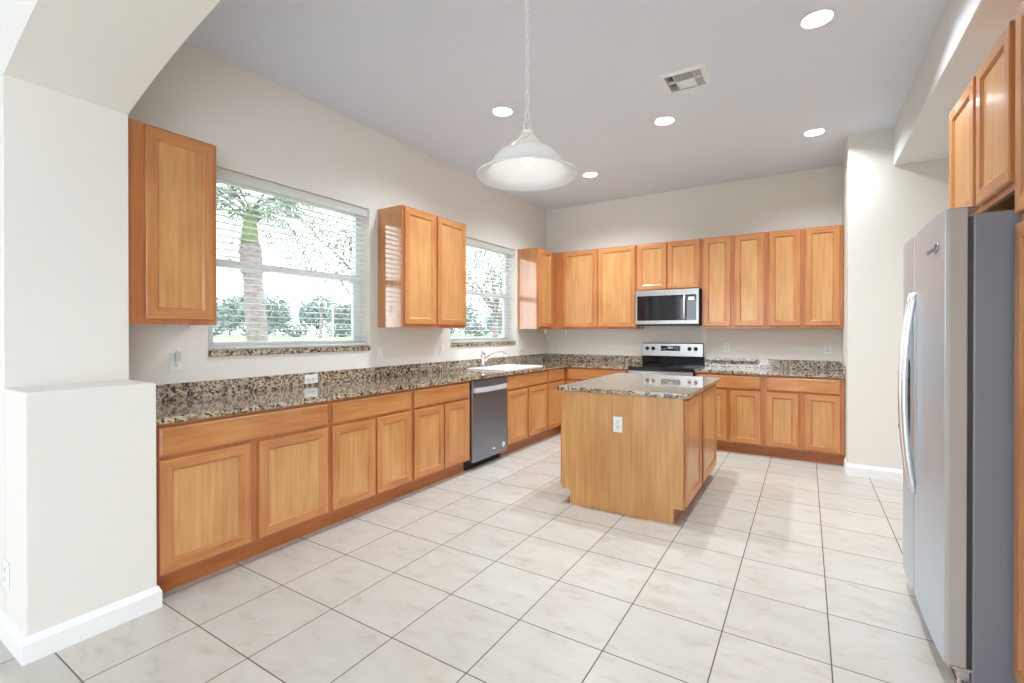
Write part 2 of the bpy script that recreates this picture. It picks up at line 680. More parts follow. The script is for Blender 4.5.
for x in (-0.4, 0.96, 2.32):
    add_box(bm, x, x + 0.08, -11.46, -11.40, 0.08, 2.52)
add_box(bm, -0.4, 2.4, -11.46, -11.40, 2.52, 2.6); add_box(bm, -0.4, 2.4, -11.46, -11.40, 0.0, 0.08)
struct(obj('added_door_1', bm, M_VINYL))


def baseboard(name, x0, y0, x1, y1, h=0.105):
    """profile run from (x0,y0) to (x1,y1); the room is on the right-hand side of travel"""
    prof = [(0, 0), (0.016, 0), (0.016, h * 0.74), (0.013, h * 0.80), (0.010, h * 0.86), (0.008, h * 0.93), (0.004, h), (0, h)]
    d = Vector((x1 - x0, y1 - y0, 0)).normalized()
    nrm = Vector((d.y, -d.x, 0))
    bm = B()
    A = [bm.verts.new(Vector((x0, y0, 0)) + nrm * p + Vector((0, 0, z)) - d * p * e0) for p, z in prof for e0 in [EXT[0]]]
    C = [bm.verts.new(Vector((x1, y1, 0)) + nrm * p + Vector((0, 0, z)) + d * p * e1) for p, z in prof for e1 in [EXT[1]]]
    m = len(prof)
    for i in range(m):
        j = (i + 1) % m
        bm.faces.new([A[i], A[j], C[j], C[i]])
    bm.faces.new(list(reversed(A))); bm.faces.new(C)
    return struct(obj(name, bm, M_TRIM))


EXT = (0, 1); baseboard('baseboard_left', -1.8, YN, 0.663, YN)              # front of arch wall
EXT = (1, 1); baseboard('baseboard_ledge', 0.663, YN, 0.663, YF + 0.008)      # jamb side
EXT = (0, 0)
EXT = (0, 1)
# pier: the run along its face (towards the camera) and the short return beside the cabinets
def bb_box(name, x0, x1, y0, y1, h=0.105):
    bm = B()
    add_box(bm, x0, x1, y0, y1, 0, h * 0.82)
    add_box(bm, x0 + 0.003, x1 - 0.003, y0 + 0.006, y1, h * 0.82, h)
    return struct(obj(name, bm, M_TRIM))


EXT = (1, 0); baseboard('baseboard_pier', W, -0.89, 4.62, -0.89)
EXT = (0, 1); baseboard('baseboard_return', W, -0.640, W, -0.89)
EXT = (0, 0); baseboard('baseboard_right', 4.62, -0.91, 4.62, -3.03)

# ------------------------------------------------------------------ windows
WIN_LABEL = ['near', 'far']


def make_window(idx, y0, y1):
    root = bpy.data.objects.new('window_%d' % idx, None)
    COL.objects.link(root)
    root.location = (0, y0, WZ0)
    struct(root)
    w, h = y1 - y0, WZ1 - WZ0
    bm = B()
    xa, xb = -0.165, -0.115
    fw = 0.055
    add_box(bm, xa, xb, 0, fw, 0, h); add_box(bm, xa, xb, w - fw, w, 0, h)
    add_box(bm, xa, xb, fw, w - fw, 0, 0.022); add_box(bm, xa, xb, fw, w - fw, h - fw, h)
    struct(obj('window_frame', bm, M_VINYL, root))
    zm = 0.605
    bm = B(); add_box(bm, xa + 0.005, xb + 0.006, fw, w - fw, zm - 0.03, zm + 0.025, 0.004)
    struct(obj('meeting_rail', bm, M_VINYL, root))
    bm = B()
    fx0, fx1 = xa + 0.018, xb + 0.002
    add_box(bm, fx0, fx1, fw, fw + 0.03, 0.022, zm - 0.03, 0.003); add_box(bm, fx0, fx1, w - fw - 0.03, w - fw, 0.022, zm - 0.03, 0.003)
    add_box(bm, fx0, fx1, fw + 0.03, w - fw - 0.03, 0.022, 0.05, 0.003)
    struct(obj('lower_sash', bm, M_VINYL, root))
    bm = B(); add_box(bm, -0.142, -0.139, fw, w - fw, 0.022, zm - 0.03)
    struct(obj('window_pane', bm, M_GLASS, root))
    bm = B(); add_box(bm, -0.152, -0.149, fw, w - fw, zm + 0.025, h - fw)
    struct(obj('window_pane', bm, M_GLASS, root))
    bm = B(); add_box(bm, -0.2, 0.018, 0.001, w - 0.001, -0.04, 0.0, 0.004)
    struct(obj('window_sill', bm, M_GRAN, root))
    return root


for i, (a, b_) in enumerate(WIN):
    make_window(i + 1, a, b_)


def make_blind(y0, y1, label):
    root = thing('window_blind', label, 'blind', (-0.052, y0, WZ0), 0, 'white slatted blinds in the two windows')
    w, h = y1 - y0, WZ1 - WZ0
    bm = B()
    add_box(bm, -0.03, 0.022, 0.008, w - 0.008, h - 0.05, h - 0.002, 0.003)
    obj('headrail', bm, M_BLIND, root)
    bm = B()
    add_box(bm, 0.026, 0.034, 0.004, w - 0.004, h - 0.072, h - 0.003, 0.003, 2)
    obj('valance', bm, M_BLIND, root)
    # slats: shallow curved strips, nearly level
    bm = B()
    pitch, z = 0.0455, 0.052
    tilt = math.radians(0.5)
    while z < h - 0.075:
        top, bot = [], []
        for k in range(5):
            u = -0.024 + 0.012 * k
            c = 0.0022 * (1 - (u / 0.024) ** 2)
            X = u * math.cos(tilt); Z = z + u * math.sin(tilt) + c
            top.append((X, Z + 0.0011)); bot.append((X, Z - 0.0011))
        ring = top + bot[::-1]
        A = [bm.verts.new((x, 0.012, zz)) for x, zz in ring]
        C = [bm.verts.new((x, w - 0.012, zz)) for x, zz in ring]
        for i in range(len(ring)):
            j = (i + 1) % len(ring)
            f = bm.faces.new([A[i], A[j], C[j], C[i]])
        bm.faces.new(A); bm.faces.new(C[::-1])
        z += pitch
    obj('slats', bm, M_BLIND, root)
    bm = B(); add_box(bm, -0.026, 0.026, 0.012, w - 0.012, 0.006, 0.024, 0.004)
    obj('bottom_rail', bm, M_BLIND, root)
    for yy in (0.17, w * 0.5, w - 0.17):
        bm = B()
        for xx in (-0.0265, 0.0265):
            add_tube(bm, [(xx, yy, 0.01), (xx, yy, h - 0.04)], 0.0009, 5)
        obj('ladder_cord', bm, M_CORD, root)
    bm = B()
    add_tube(bm, [(0.037, w - 0.085, h - 0.07), (0.037, w - 0.085, 0.36)], 0.0011, 5)
    add_tube(bm, [(0.037, w - 0.070, h - 0.07), (0.037, w - 0.070, 0.32)], 0.0011, 5)
    cd = obj('lift_cord', bm, M_CORD, root)
    bm = B()
    for yy, zz in ((w - 0.085, 0.36), (w - 0.070, 0.32)):
        add_lathe(bm, [(0.0, 0.0), (0.0035, 0.0), (0.006, -0.03), (0.0055, -0.036), (0, -0.036)], (0.037, yy, zz), 10)
    obj('tassel', bm, M_BEIGEP, cd)
    return root


make_blind(*WIN[0], 'white slatted blind in the larger-looking window above the long counter, palm trunk behind it')
make_blind(*WIN[1], 'white slatted blind in the window above the sink')


# ------------------------------------------------------------------ cabinets
def ring_solid(bm, x0, x1, z0, z1, steps):
    """door rail-and-stile ring: steps = (inset, y); outer back ... inner back; rails get material 1"""
    loops = []
    for ins, y in steps:
        loops.append([bm.verts.new((x0 + ins, y, z0 + ins)), bm.verts.new((x1 - ins, y, z0 + ins)),
                      bm.verts.new((x1 - ins, y, z1 - ins)), bm.verts.new((x0 + ins, y, z1 - ins))])
    m = len(loops)
    for a in range(m):
        A, C = loops[a], loops[(a + 1) % m]
        for i in range(4):
            j = (i + 1) % 4
            f = bm.faces.new([A[i], A[j], C[j], C[i]])
            f.material_index = 1 if i in (0, 2) else 0


def add_door(parent, x0, x1, z0, z1, st=0.052):
    """raised on the frame: back at y=-0.001, face at y=-0.020"""
    bm = B()
    ring_solid(bm, x0, x1, z0, z1, [(0, -0.001), (0, -0.015), (0.002, -0.0185), (0.006, -0.020), (st, -0.020), (st + 0.003, -0.0185),
                                    (st + 0.005, -0.015), (st + 0.010, -0.0125), (st + 0.012, -0.009), (st + 0.012, -0.001)])
    d = obj('door', bm, [M_WV, M_WH], parent)
    i = st + 0.0125
    bm = B(); add_box(bm, x0 + i, x1 - i, -0.0095, -0.003, z0 + i, z1 - i)
    obj('door_panel', bm, M_WP, d)
    return d


def add_drawer(parent, x0, x1, z0, z1):
    bm = B()
    t = bmesh.new()
    loops = []
    for ins, y in [(0, -0.001), (0, -0.012), (0.003, -0.016), (0.010, -0.019), (0.012, -0.020)]:
        loops.append([t.verts.new((x0 + ins, y, z0 + ins)), t.verts.new((x1 - ins, y, z0 + ins)),
                      t.verts.new((x1 - ins, y, z1 - ins)), t.verts.new((x0 + ins, y, z1 - ins))])
    for A, C in zip(loops, loops[1:]):
        for i in range(4):
            j = (i + 1) % 4
            t.faces.new([A[i], A[j], C[j], C[i]])
    t.faces.new(loops[0][::-1]); t.faces.new(loops[-1])
    merge(bm, t)
    return obj('drawer_front', bm, M_WH, parent)


def base_cabinet(label, loc, rotz, w, doors, drawers, depth=0.59, ztop=0.880, toe=0.115, group='base cabinets under the counters'):
    """local x along the front, front frame face at y=0, depth towards +y"""
    r = thing('base_cabinet', label, 'cabinet', loc, rotz, group)
    t = 0.016
    bm = B()
    y0 = 0.02
    add_box(bm, 0.001, t, y0, depth, toe, ztop); add_box(bm, w - t, w - 0.001, y0, depth, toe, ztop)
    add_box(bm, t, w - t, y0, depth, toe, toe + t); add_box(bm, t, w - t, depth - 0.008, depth, toe + t, ztop)
    add_box(bm, 0.001, t, 0.09, depth, 0, toe); add_box(bm, w - t, w - 0.001, 0.09, depth, 0, toe)
    obj('carcass', bm, M_WS, r)
    bm = B(); add_box(bm, 0.001, w - 0.001, 0.0, 0.02, toe, ztop, 0.001)
    obj('face_frame', bm, M_WF, r)
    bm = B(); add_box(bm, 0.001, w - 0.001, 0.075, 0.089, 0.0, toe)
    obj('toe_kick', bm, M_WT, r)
    for d in drawers: add_drawer(r, *d)
    for d in doors: add_door(r, *d)
    return r


def wall_cabinet(label, loc, rotz, w, h, doors, depth=0.31, group='wall cabinets'):
    r = thing('wall_cabinet', label, 'cabinet', loc, rotz, group)
    t = 0.016
    bm = B()
    y0, y1 = 0.02, depth
    add_box(bm, 0.001, t, y0, y1, 0, h); add_box(bm, w - t, w - 0.001, y0, y1, 0, h)
    add_box(bm, t, w - t, y0, y1, 0.012, 0.012 + t); add_box(bm, t, w - t, y0, y1, h - t, h)
    add_box(bm, t, w - t, y1 - 0.008, y1, 0.012 + t, h - t)
    obj('carcass', bm, M_WS, r)
    bm = B(); add_box(bm, 0.0005, w - 0.0005, 0.0, 0.02, 0, h, 0.001)
    obj('face_frame', bm, M_WF, r)
    for d in doors: add_door(r, *d)
    return r


DZ0, DZ1, RZ0, RZ1 = 0.130, 0.698, 0.716, 0.862
R90 = PI / 2
XF = 0.61


def left_base(y0, y1, label, doors, drawers):
    return base_cabinet(label, (XF, y0, 0), R90, y1 - y0,
                        [(a - y0, b - y0, DZ0, DZ1) for a, b in doors], [(a - y0, b - y0, RZ0, RZ1) for a, b in drawers])


left_base(-5.287, -4.274, 'widest two-door base cabinet under the left counter, against the white half wall',
          [(-5.262, -4.809), (-4.761, -4.292)], [(-5.262, -4.290)])
left_base(-4.274, -3.490, 'two-door base cabinet under the left counter, second from the white half wall',
          [(-4.255, -3.884), (-3.865, -3.507)], [(-4.255, -3.507)])
left_base(-3.490, -2.705, 'two-door base cabinet immediately on the near side of the dishwasher',
          [(-3.471, -3.107), (-3.088, -2.745)], [(-3.471, -2.745)])
left_base(-2.075, -1.130, 'sink base cabinet with two doors just past the dishwasher',
          [(-2.055, -1.638), (-1.597, -1.148)], [(-2.055, -1.148)])
left_base(-1.130, -0.612, 'narrow one-door base cabinet in the corner past the sink',
          [(-1.108, -0.668)], [(-1.108, -0.668)])


def back_base(x0, x1, label, doors, drawers):
    return base_cabinet(label, (x0, -0.61, 0), 0, x1 - x0,
                        [(a - x0, b - x0, DZ0, DZ1) for a, b in doors], [(a - x0, b - x0, RZ0, RZ1) for a, b in drawers])


back_base(0.613, 1.476, 'base cabinet on the back wall left of the stove, half hidden by the island',
          [(0.656, 1.045), (1.063, 1.453)], [(0.656, 1.453)])
back_base(2.254, 2.948, 'base cabinet on the back wall immediately right of the stove',
          [(2.280, 2.588), (2.626, 2.922)], [(2.280, 2.922)])
back_base(2.948, 3.660, 'two-door base cabinet at the right end of the back wall',
          [(2.976, 3.269), (3.323, 3.624)], [(2.976, 3.624)])

UB, UT = 1.380, 2.461
UH = UT - UB


def left_upper(y0, y1, label, doors):
    return wall_cabinet(label, (0.31, y0, UB), R90, y1 - y0, UH, [(a - y0, b - y0, 0.028, UH - 0.014) for a, b in doors])


left_upper(-5.289, -4.837, 'single-door wall cabinet beside the arch, left of the first window', [(-5.205, -4.862)])
left_upper(-3.293, -2.371, 'two-door wall cabinet hanging between the two windows', [(-3.272, -2.862), (-2.834, -2.392)])
left_upper(-0.825, -0.002, 'wall cabinet in the corner, right of the window above the sink', [(-0.803, -0.430)])


def back_upper(x0, x1, label, doors, zb=UB):
    h = UT - zb
    return wall_cabinet(label, (x0, -0.31, zb), 0, x1 - x0, h, [(a - x0, b - x0, 0.028 if zb == UB else 0.012, h - 0.014) for a, b in doors])


back_upper(0.312, 1.480, 'wide two-door wall cabinet between the corner and the microwave', [(0.443, 0.945), (0.963, 1.465)])
back_upper(1.481, 2.272, 'short two-door wall cabinet above the microwave', [(1.499, 1.860), (1.873, 2.249)], 1.862)
back_upper(2.273, 2.957, 'two-door wall cabinet right of the microwave', [(2.291, 2.588), (2.633, 2.932)])
back_upper(2.958, 3.662, 'two-door wall cabinet at the right end of the back wall', [(2.981, 3.281), (3.324, 3.632)])

# right-hand run: over the fridge, and the tall pantry nearer the camera (fronts face -x)
XRF = 3.97
ofc = wall_cabinet('two-door cabinet high above the refrigerator', (XRF, -3.066, 1.849), -R90, 0.916, UT - 1.849,
             [(0.024, 0.436, 0.028, UT - 1.849 - 0.010), (0.476, 0.868, 0.028, UT - 1.849 - 0.010)], depth=0.645)
bm = B(); add_box(bm, 3.97, 4.615, -3.062, -3.040, 0, UT); fpn = obj('fridge_light_block', bm, M_WS); struct(fpn)  # unseen panel added to block light and darken the gap above the fridge
pan = thing('pantry_cabinet', 'tall wooden pantry cabinet standing beside the refrigerator', 'cabinet', (XRF, -3.985, 0), -R90)
pw, t_ = 0.76, 0.016
bm = B()
add_box(bm, 0.001, t_, 0.02, 0.645, 0, UT); add_box(bm, pw - t_, pw, 0.02, 0.645, 0, UT)
add_box(bm, t_, pw - t_, 0.02, 0.645, 0.115, 0.131); add_box(bm, t_, pw - t_, 0.02, 0.645, UT - t_, UT)
add_box(bm, t_, pw - t_, 0.637, 0.645, 0.131, UT - t_)
obj('carcass', bm, M_WS, pan)
bm = B(); add_box(bm, 0, pw, 0, 0.02, 0.115, UT, 0.001); obj('face_frame', bm, M_WF, pan)
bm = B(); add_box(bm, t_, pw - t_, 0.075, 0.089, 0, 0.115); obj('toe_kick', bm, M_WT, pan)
for a, b_ in ((0.006, 0.371), (0.389, 0.754)):
    add_door(pan, a, b_, 0.130, 1.712); add_door(pan, a, b_, 1.746, UT - 0.010)

# ------------------------------------------------------------------ counters
CB, CT = 0.8815, 0.9140
bm = B()
add_prism(bm, [(0.002, -5.285), (0.645, -5.285), (0.645, -0.645), (1.481, -0.645), (1.481, -0.002), (0.002, -0.002)], CB, CT, 0.005)
counter = obj('countertop', bm, M_GRAN)
tag(counter, 'long L-shaped speckled granite countertop running under both windows to the stove', 'countertop')
bm = B(); add_box(bm, 0.095, 0.555, -1.985, -1.235, 0.80, 1.0)
boolean_cut(counter, obj('hole', bm, M_GRAN))
bm = B(); add_box(bm, 0.002, 0.02, -5.285, -0.0215, CT, 1.018, 0.002); obj('backsplash', bm, M_GRAN, counter)
bm = B(); add_box(bm, 0.002, 1.481, -0.021, -0.002, CT, 1.018, 0.002); obj('backsplash', bm, M_GRAN, counter)
bm = B(); add_box(bm, 2.249, 3.664, -0.645, -0.002, CB, CT, 0.005, 2)
c2 = obj('countertop', bm, M_GRAN)
tag(c2, 'short granite countertop on the back wall right of the stove', 'countertop')
bm = B(); add_box(bm, 2.249, 3.664, -0.021, -0.002, CT, 1.018, 0.002); obj('backsplash', bm, M_GRAN, c2)
bm = B(); add_box(bm, 3.644, 3.664, -0.640, -0.0215, CT, 1.018, 0.002); obj('side_splash', bm, M_GRAN, c2)

# ------------------------------------------------------------------ island
IX0, IX1, IY0, IY1 = 1.704, 2.622, -2.951, -1.585
isl = thing('kitchen_island', 'square wooden kitchen island in the middle of the tiled floor', 'island', (IX0, IY0, 0))
iw, il = IX1 - IX0, IY1 - IY0
bm = B()      # end panels with toe notches
for ya, yb in ((0.0, 0.018), (il - 0.018, il)):
    t = bmesh.new()
    pts = [(0.066, 0), (iw - 0.066, 0), (iw - 0.066, 0.112), (iw, 0.112), (iw, CB - 0.0015), (0, CB - 0.0015), (0, 0.112), (0.066, 0.112)]
    A = [t.verts.new((x, ya, z)) for x, z in pts]; C = [t.verts.new((x, yb, z)) for x, z in pts]
    t.faces.new(A[::-1]); t.faces.new(C)
    for i in range(8):
        j = (i + 1) % 8
        t.faces.new([A[i], A[j], C[j], C[i]])
    if ya == 0.0:
        merge(bm, t); obj('end_panel', bm, M_WI, isl); bm = B()
    else:
        merge(bm, t); obj('end_panel', bm, M_WI, isl)
bm = B()
add_box(bm, 0.02, iw - 0.02, 0.0185, il - 0.0185, 0.113, 0.13)
add_box(bm, iw / 2 - 0.008, iw / 2 + 0.008, 0.0185, il - 0.0185, 0.131, CB - 0.002)
obj('carcass', bm, M_WS, isl)
for side in (0, 1):
    fx = iw if side else 0.0
    s = -1 if side else 1
    bm = B(); add_box(bm, fx, fx + s * 0.019, 0.0185, il - 0.0185, 0.113, CB - 0.002); obj('face_frame', bm, M_WF, isl)
    bm = B(); add_box(bm, fx + s * 0.067, fx + s * 0.081, 0.0185, il - 0.0185, 0.0, 0.112); obj('toe_kick', bm, M_WT, isl)
holder = isl


def island_fronts(side, doors, drawers):
    rot = R90 if side else -R90
    made = [add_door(isl, a, b, z0, z1) for a, b, z0, z1 in doors] + [add_drawer(isl, *d) for d in drawers]
    for o in made:
        o.rotation_euler = (0, 0, rot)
        o.location = (iw if side else 0, 0 if side else il, 0)


island_fronts(1, [(0.022, 0.560, 0.130, 0.862), (0.640, 1.292, 0.130, 0.862)], [])
island_fronts(0, [(0.030, 0.66, DZ0, DZ1), (0.70, il - 0.008, DZ0, DZ1)], [(0.03, 0.66, RZ0, RZ1), (0.70, il - 0.03, RZ0, RZ1)])
bm = B(); add_box(bm, 1.675, 2.662, -2.990, -1.555, CB, CT, 0.006, 3)
tag(obj('countertop', bm, M_GRAN), 'square granite countertop lying on the kitchen island', 'countertop')

# ------------------------------------------------------------------ sink and faucet
snk = thing('kitchen_sink', 'white double-bowl sink set into the counter below the second window', 'sink', (0.325, -1.61, CT))
bm = B()
sx0, sx1, sy0, sy1 = -0.265, 0.265, -0.415, 0.415
add_box(bm, sx0, sx1, sy0, sy1, 0.0005, 0.015, 0.006, 3)
rim = obj('rim', bm, M_SINK, snk)
bm = B()
BOWL = [(-0.165, 0.222, -0.365, -0.015), (-0.165, 0.222, 0.015, 0.365)]
for a in BOWL: add_box(bm, a[0], a[1], a[2], a[3], -0.05, 0.05)
boolean_cut(rim, obj('hole', bm, M_SINK))
for a in BOWL:
    bm = B()
    x0, x1, y0, y1 = a
    zb, zt, tk = -0.19, 0.0, 0.003
    add_box(bm, x0 - tk, x0, y0, y1, zb, zt); add_box(bm, x1, x1 + tk, y0, y1, zb, zt)
    add_box(bm, x0 - tk, x1 + tk, y0 - tk, y0, zb, zt); add_box(bm, x0 - tk, x1 + tk, y1, y1 + tk, zb, zt)
    add_box(bm, x0 - tk, x1 + tk, y0 - tk, y1 + tk, zb - tk, zb)
    bw = obj('bowl', bm, M_SINK, snk)
    bm = B(); add_lathe(bm, [(0, 0.0005), (0.03, 0.0005), (0.042, 0.003), (0.042, 0.0), (0, 0)], ((x0 + x1) / 2, (y0 + y1) / 2, zb + 0.0005), 24)
    obj('drain', bm, M_CHROME, bw)

fc = thing('faucet', 'chrome single-lever kitchen faucet standing behind the sink', 'faucet', (0.112, -1.785, CT + 0.015))
bm = B()
add_lathe(bm, [(0, 0), (0.036, 0), (0.036, 0.006), (0.031, 0.012), (0.030, 0.05), (0.029, 0.10), (0.028, 0.128), (0, 0.13)], (0, 0, 0), 28)
obj('body', bm, M_CHROME, fc)
bm = B()
add_lathe(bm, [(0, 0.131), (0.029, 0.131), (0.029, 0.150), (0.023, 0.163), (0.012, 0.171), (0, 0.173)], (0, 0, 0), 28)
add_tube(bm, [(0, 0, 0.163), (-0.005, -0.012, 0.185), (-0.008, -0.028, 0.196)], [0.007, 0.006, 0.005], 10)
obj('lever', bm, M_CHROME, fc)
bm = B()
sp = []
for k in range(15):
    u = k / 14
    sp.append((0.018 + 0.235 * u, 0.045 * u, 0.075 + 0.102 * math.sin(u * PI * 0.60) ** 0.9 if k else 0.075))
add_tube(bm, sp, [0.0175 - 0.004 * min(1, k / 8) for k in range(15)], 14)
s_ = obj('spout', bm, M_CHROME, fc)
bm = B()
e = Vector(sp[-1]); d = Vector((0.75, 0.14, -0.55)).normalized()
add_tube(bm, [e - d * 0.004, e + d * 0.012, e + d * 0.04, e + d * 0.05], [0.0125, 0.016, 0.017, 0.013], 16)
obj('spray_head', bm, M_CHROME, s_)

# ------------------------------------------------------------------ dishwasher
dw = thing('dishwasher', 'stainless dishwasher built in under the left counter beside the sink cabinet', 'dishwasher', (0.61, -2.699, 0), R90)
ww = 0.619
bm = B(); add_box(bm, 0.006, ww - 0.006, 0.005, 0.57, 0.105, 0.872); obj('tub', bm, M_DGREY, dw)
bm = B(); add_box(bm, 0.004, ww - 0.003, -0.026, 0.0045, 0.084, 0.868, 0.004, 2); dd = obj('door', bm, M_DSTEEL, dw)
bm = B()                                   # bowed bar handle
hp = []
for k in range(13):
    u = k / 12
    hp.append((0.035 + (ww - 0.07) * u, -0.040 - 0.024 * math.sin(PI * u), 0.775))
t = bmesh.new()
rings = []
for p in hp:
    rings.append([t.verts.new((p[0], p[1], p[2] - 0.023)), t.verts.new((p[0], p[1] + 0.010, p[2] - 0.023)),
                  t.verts.new((p[0], p[1] + 0.010, p[2] + 0.023)), t.verts.new((p[0], p[1], p[2] + 0.023))])
for A, C in zip(rings, rings[1:]):
    for i in range(4):
        j = (i + 1) % 4
        t.faces.new([A[i], A[j], C[j], C[i]])
t.faces.new(rings[0]); t.faces.new(rings[-1][::-1])
merge(bm, t)
add_box(bm, 0.030, 0.055, -0.044, -0.0262, 0.755, 0.795); add_box(bm, ww - 0.055, ww - 0.030, -0.044, -0.0262, 0.755, 0.795)
obj('handle', bm, M_PALE, dd)
bm = B(); add_lathe(bm, [(0, 0), (0.026, 0), (0.026, 0.0012), (0, 0.0012)], (ww - 0.073, -0.0262, 0.16), 24, '-Y')
obj('sticker', bm, M_WPLAST, dd)
bm = B(); add_lathe(bm, [(0, 0.0013), (0.014, 0.0013), (0.014, 0.0017), (0, 0.0017)], (ww - 0.073, -0.0262, 0.16), 20, '-Y')
obj('sticker_print', bm, M_BEIGEP, dd)
bm = B(); t = bmesh.new(); add_lathe(t, [(0, 0), (1, 0), (1, 1), (0, 1)], (0, 0, 0), 24, '-Y')
merge(bm, t, 0, Matrix.Translation((0.365, -0.0262, 0.155)) @ Matrix.Diagonal((0.026, 0.0012, 0.009, 1)))
obj('badge', bm, M_WPLAST, dd)
bm = B(); add_box(bm, 0.001, ww - 0.001, 0.070, 0.084, 0.0, 0.104); obj('toe_panel', bm, M_BLACK, dw)

# ------------------------------------------------------------------ range
rg = thing('electric_range', 'stainless electric range with black glass cooktop against the back wall', 'stove', (1.485, -0.02, 0))
rw = 0.76
bm = B(); add_box(bm, 0.003, rw - 0.003, -0.60, 0.0, 0.06, 0.893, 0.002); obj('body', bm, M_DGREY, rg)
for x in (0.06, rw - 0.06):
    for y in (-0.55, -0.06):
        bm = B(); add_lathe(bm, [(0, 0), (0.018, 0), (0.018, 0.01), (0.01, 0.012), (0.01, 0.0595), (0, 0.0595)], (x, y, 0), 14); obj('foot', bm, M_BLACK, rg)
bm = B(); add_box(bm, 0.004, rw - 0.004, -0.632, -0.6005, 0.07, 0.235, 0.004, 2); obj('drawer', bm, M_STEEL, rg)
bm = B(); add_box(bm, 0.004, rw - 0.004, -0.642, -0.6005, 0.245, 0.872, 0.004, 2); od = obj('oven_door', bm, M_STEEL, rg)
bm = B(); add_box(bm, 0.12, rw - 0.12, -0.6435, -0.6422, 0.34, 0.70, 0.0004); obj('oven_window', bm, M_BLACKGL, od)
bm = B()
add_tube(bm, [(0.05, -0.690, 0.815), (rw - 0.05, -0.690, 0.815)], 0.012, 14)
for x in (0.075, rw - 0.075): add_box(bm, x - 0.012, x + 0.012, -0.692, -0.6425, 0.806, 0.824, 0.003)
obj('handle', bm, M_HANDLE, od)
bm = B(); add_box(bm, -0.004, rw + 0.004 - 0.004, -0.650, -0.052, 0.8945, 0.920, 0.006, 3); ck = obj('cooktop', bm, M_BLACKGL, rg)
for x, y, r in ((0.20, -0.49, 0.095), (0.56, -0.49, 0.115), (0.20, -0.21, 0.075), (0.56, -0.21, 0.095)):
    bm = B(); add_lathe(bm, [(r, 0.0), (r, 0.0006), (r - 0.004, 0.0006), (r - 0.004, 0.0)], (x, y, 0.9203), 40, closed=True); obj('burner_ring', bm, M_DGREY, ck)
bm = B()                                    # back guard: leaning control panel over a black band
t = bmesh.new()
sec = [(-0.050, 0.921), (-0.058, 1.030), (-0.058, 1.185), (-0.050, 1.197), (-0.006, 1.197), (-0.004, 0.921)]
A = [t.verts.new((0.0, y, z)) for y, z in sec]; C = [t.verts.new((rw + 0.004, y, z)) for y, z in sec]
t.faces.new(A); t.faces.new(C[::-1])
for i in range(6):
    j = (i + 1) % 6
    t.faces.new([A[i], A[j], C[j], C[i]])
merge(bm, t)
bgd = obj('backguard', bm, M_BLACKGL, rg)
bm = B(); add_box(bm, 0.004, rw, -0.0625, -0.0585, 1.030, 1.190, 0.001); obj('control_panel', bm, M_STEEL, bgd)
bm = B(); add_box(bm, 0.245, 0.490, -0.0645, -0.0627, 1.098, 1.162, 0.0005); dsp = obj('display', bm, M_BLACKGL, bgd)
bm = B()
for x0, x1, z0, z1 in ((0.335, 0.40, 1.128, 1.150),):
    add_box(bm, x0, x1, -0.0655, -0.0647, z0, z1)
for k in range(5):
    add_box(bm, 0.256 + 0.014 * k, 0.264 + 0.014 * k, -0.0655, -0.0647, 1.120, 1.126)
    add_box(bm, 0.415 + 0.014 * k, 0.423 + 0.014 * k, -0.0655, -0.0647, 1.120, 1.126)
    add_box(bm, 0.415 + 0.014 * k, 0.423 + 0.014 * k, -0.0655, -0.0647, 1.142, 1.148)
obj('display_digits', bm, M_DISPLAY, bgd)
for x in (0.069, 0.146, 0.601, 0.676):
    bm = B(); add_lathe(bm, [(0, 0), (0.026, 0), (0.024, 0.006), (0.019, 0.010), (0.017, 0.028), (0, 0.029)], (x, -0.0627, 1.126), 24, '-Y')
    add_box(bm, x - 0.004, x + 0.004, -0.0965, -0.0905, 1.109, 1.143, 0.001)
    obj('knob', bm, M_BLACK, rg)

# ------------------------------------------------------------------ microwave
mw = thing('microwave', 'stainless over-the-range microwave hung under the short wall cabinet', 'microwave', (1.497, -0.002, 1.424))
mwid, mh = 0.757, 0.434
bm = B(); add_box(bm, 0.002, mwid - 0.002, -0.370, 0.0, 0.004, mh, 0.002); obj('body', bm, M_DGREY, mw)
bm = B(); add_box(bm, 0.0, mwid, -0.400, -0.371, 0.012, mh - 0.001, 0.004, 2); md = obj('door', bm, M_STEEL, mw)
bm = B(); add_box(bm, 0.020, 0.610, -0.4025, -0.4005, 0.058, 0.366, 0.0008); obj('door_window', bm, M_BLACKGL, md)
bm = B(); add_box(bm, 0.613, 0.730, -0.4025, -0.4005, 0.058, 0.366, 0.0008); cp = obj('control_panel', bm, M_BLACKGL, md)
bm = B(); add_box(bm, 0.640, 0.704, -0.4034, -0.4027, 0.300, 0.336); obj('clock_display', bm, emit_mat('clock_glow', (0.75, 0.85, 1, 1), 0.7), md)
bm = B()
add_tube(bm, [(0.600, -0.437, 0.062), (0.600, -0.443, 0.10), (0.600, -0.443, 0.32), (0.600, -0.437, 0.360)], [0.009, 0.012, 0.012, 0.009], 12)
for z in (0.085, 0.337): add_box(bm, 0.591, 0.609, -0.440, -0.4027, z - 0.010, z + 0.010, 0.002)
obj('handle', bm, M_HANDLE, md)
bm = B(); add_box(bm, 0.03, mwid - 0.03, -0.385, -0.02, -0.004, 0.0035); obj('bottom_vent', bm, M_BLACK, mw)

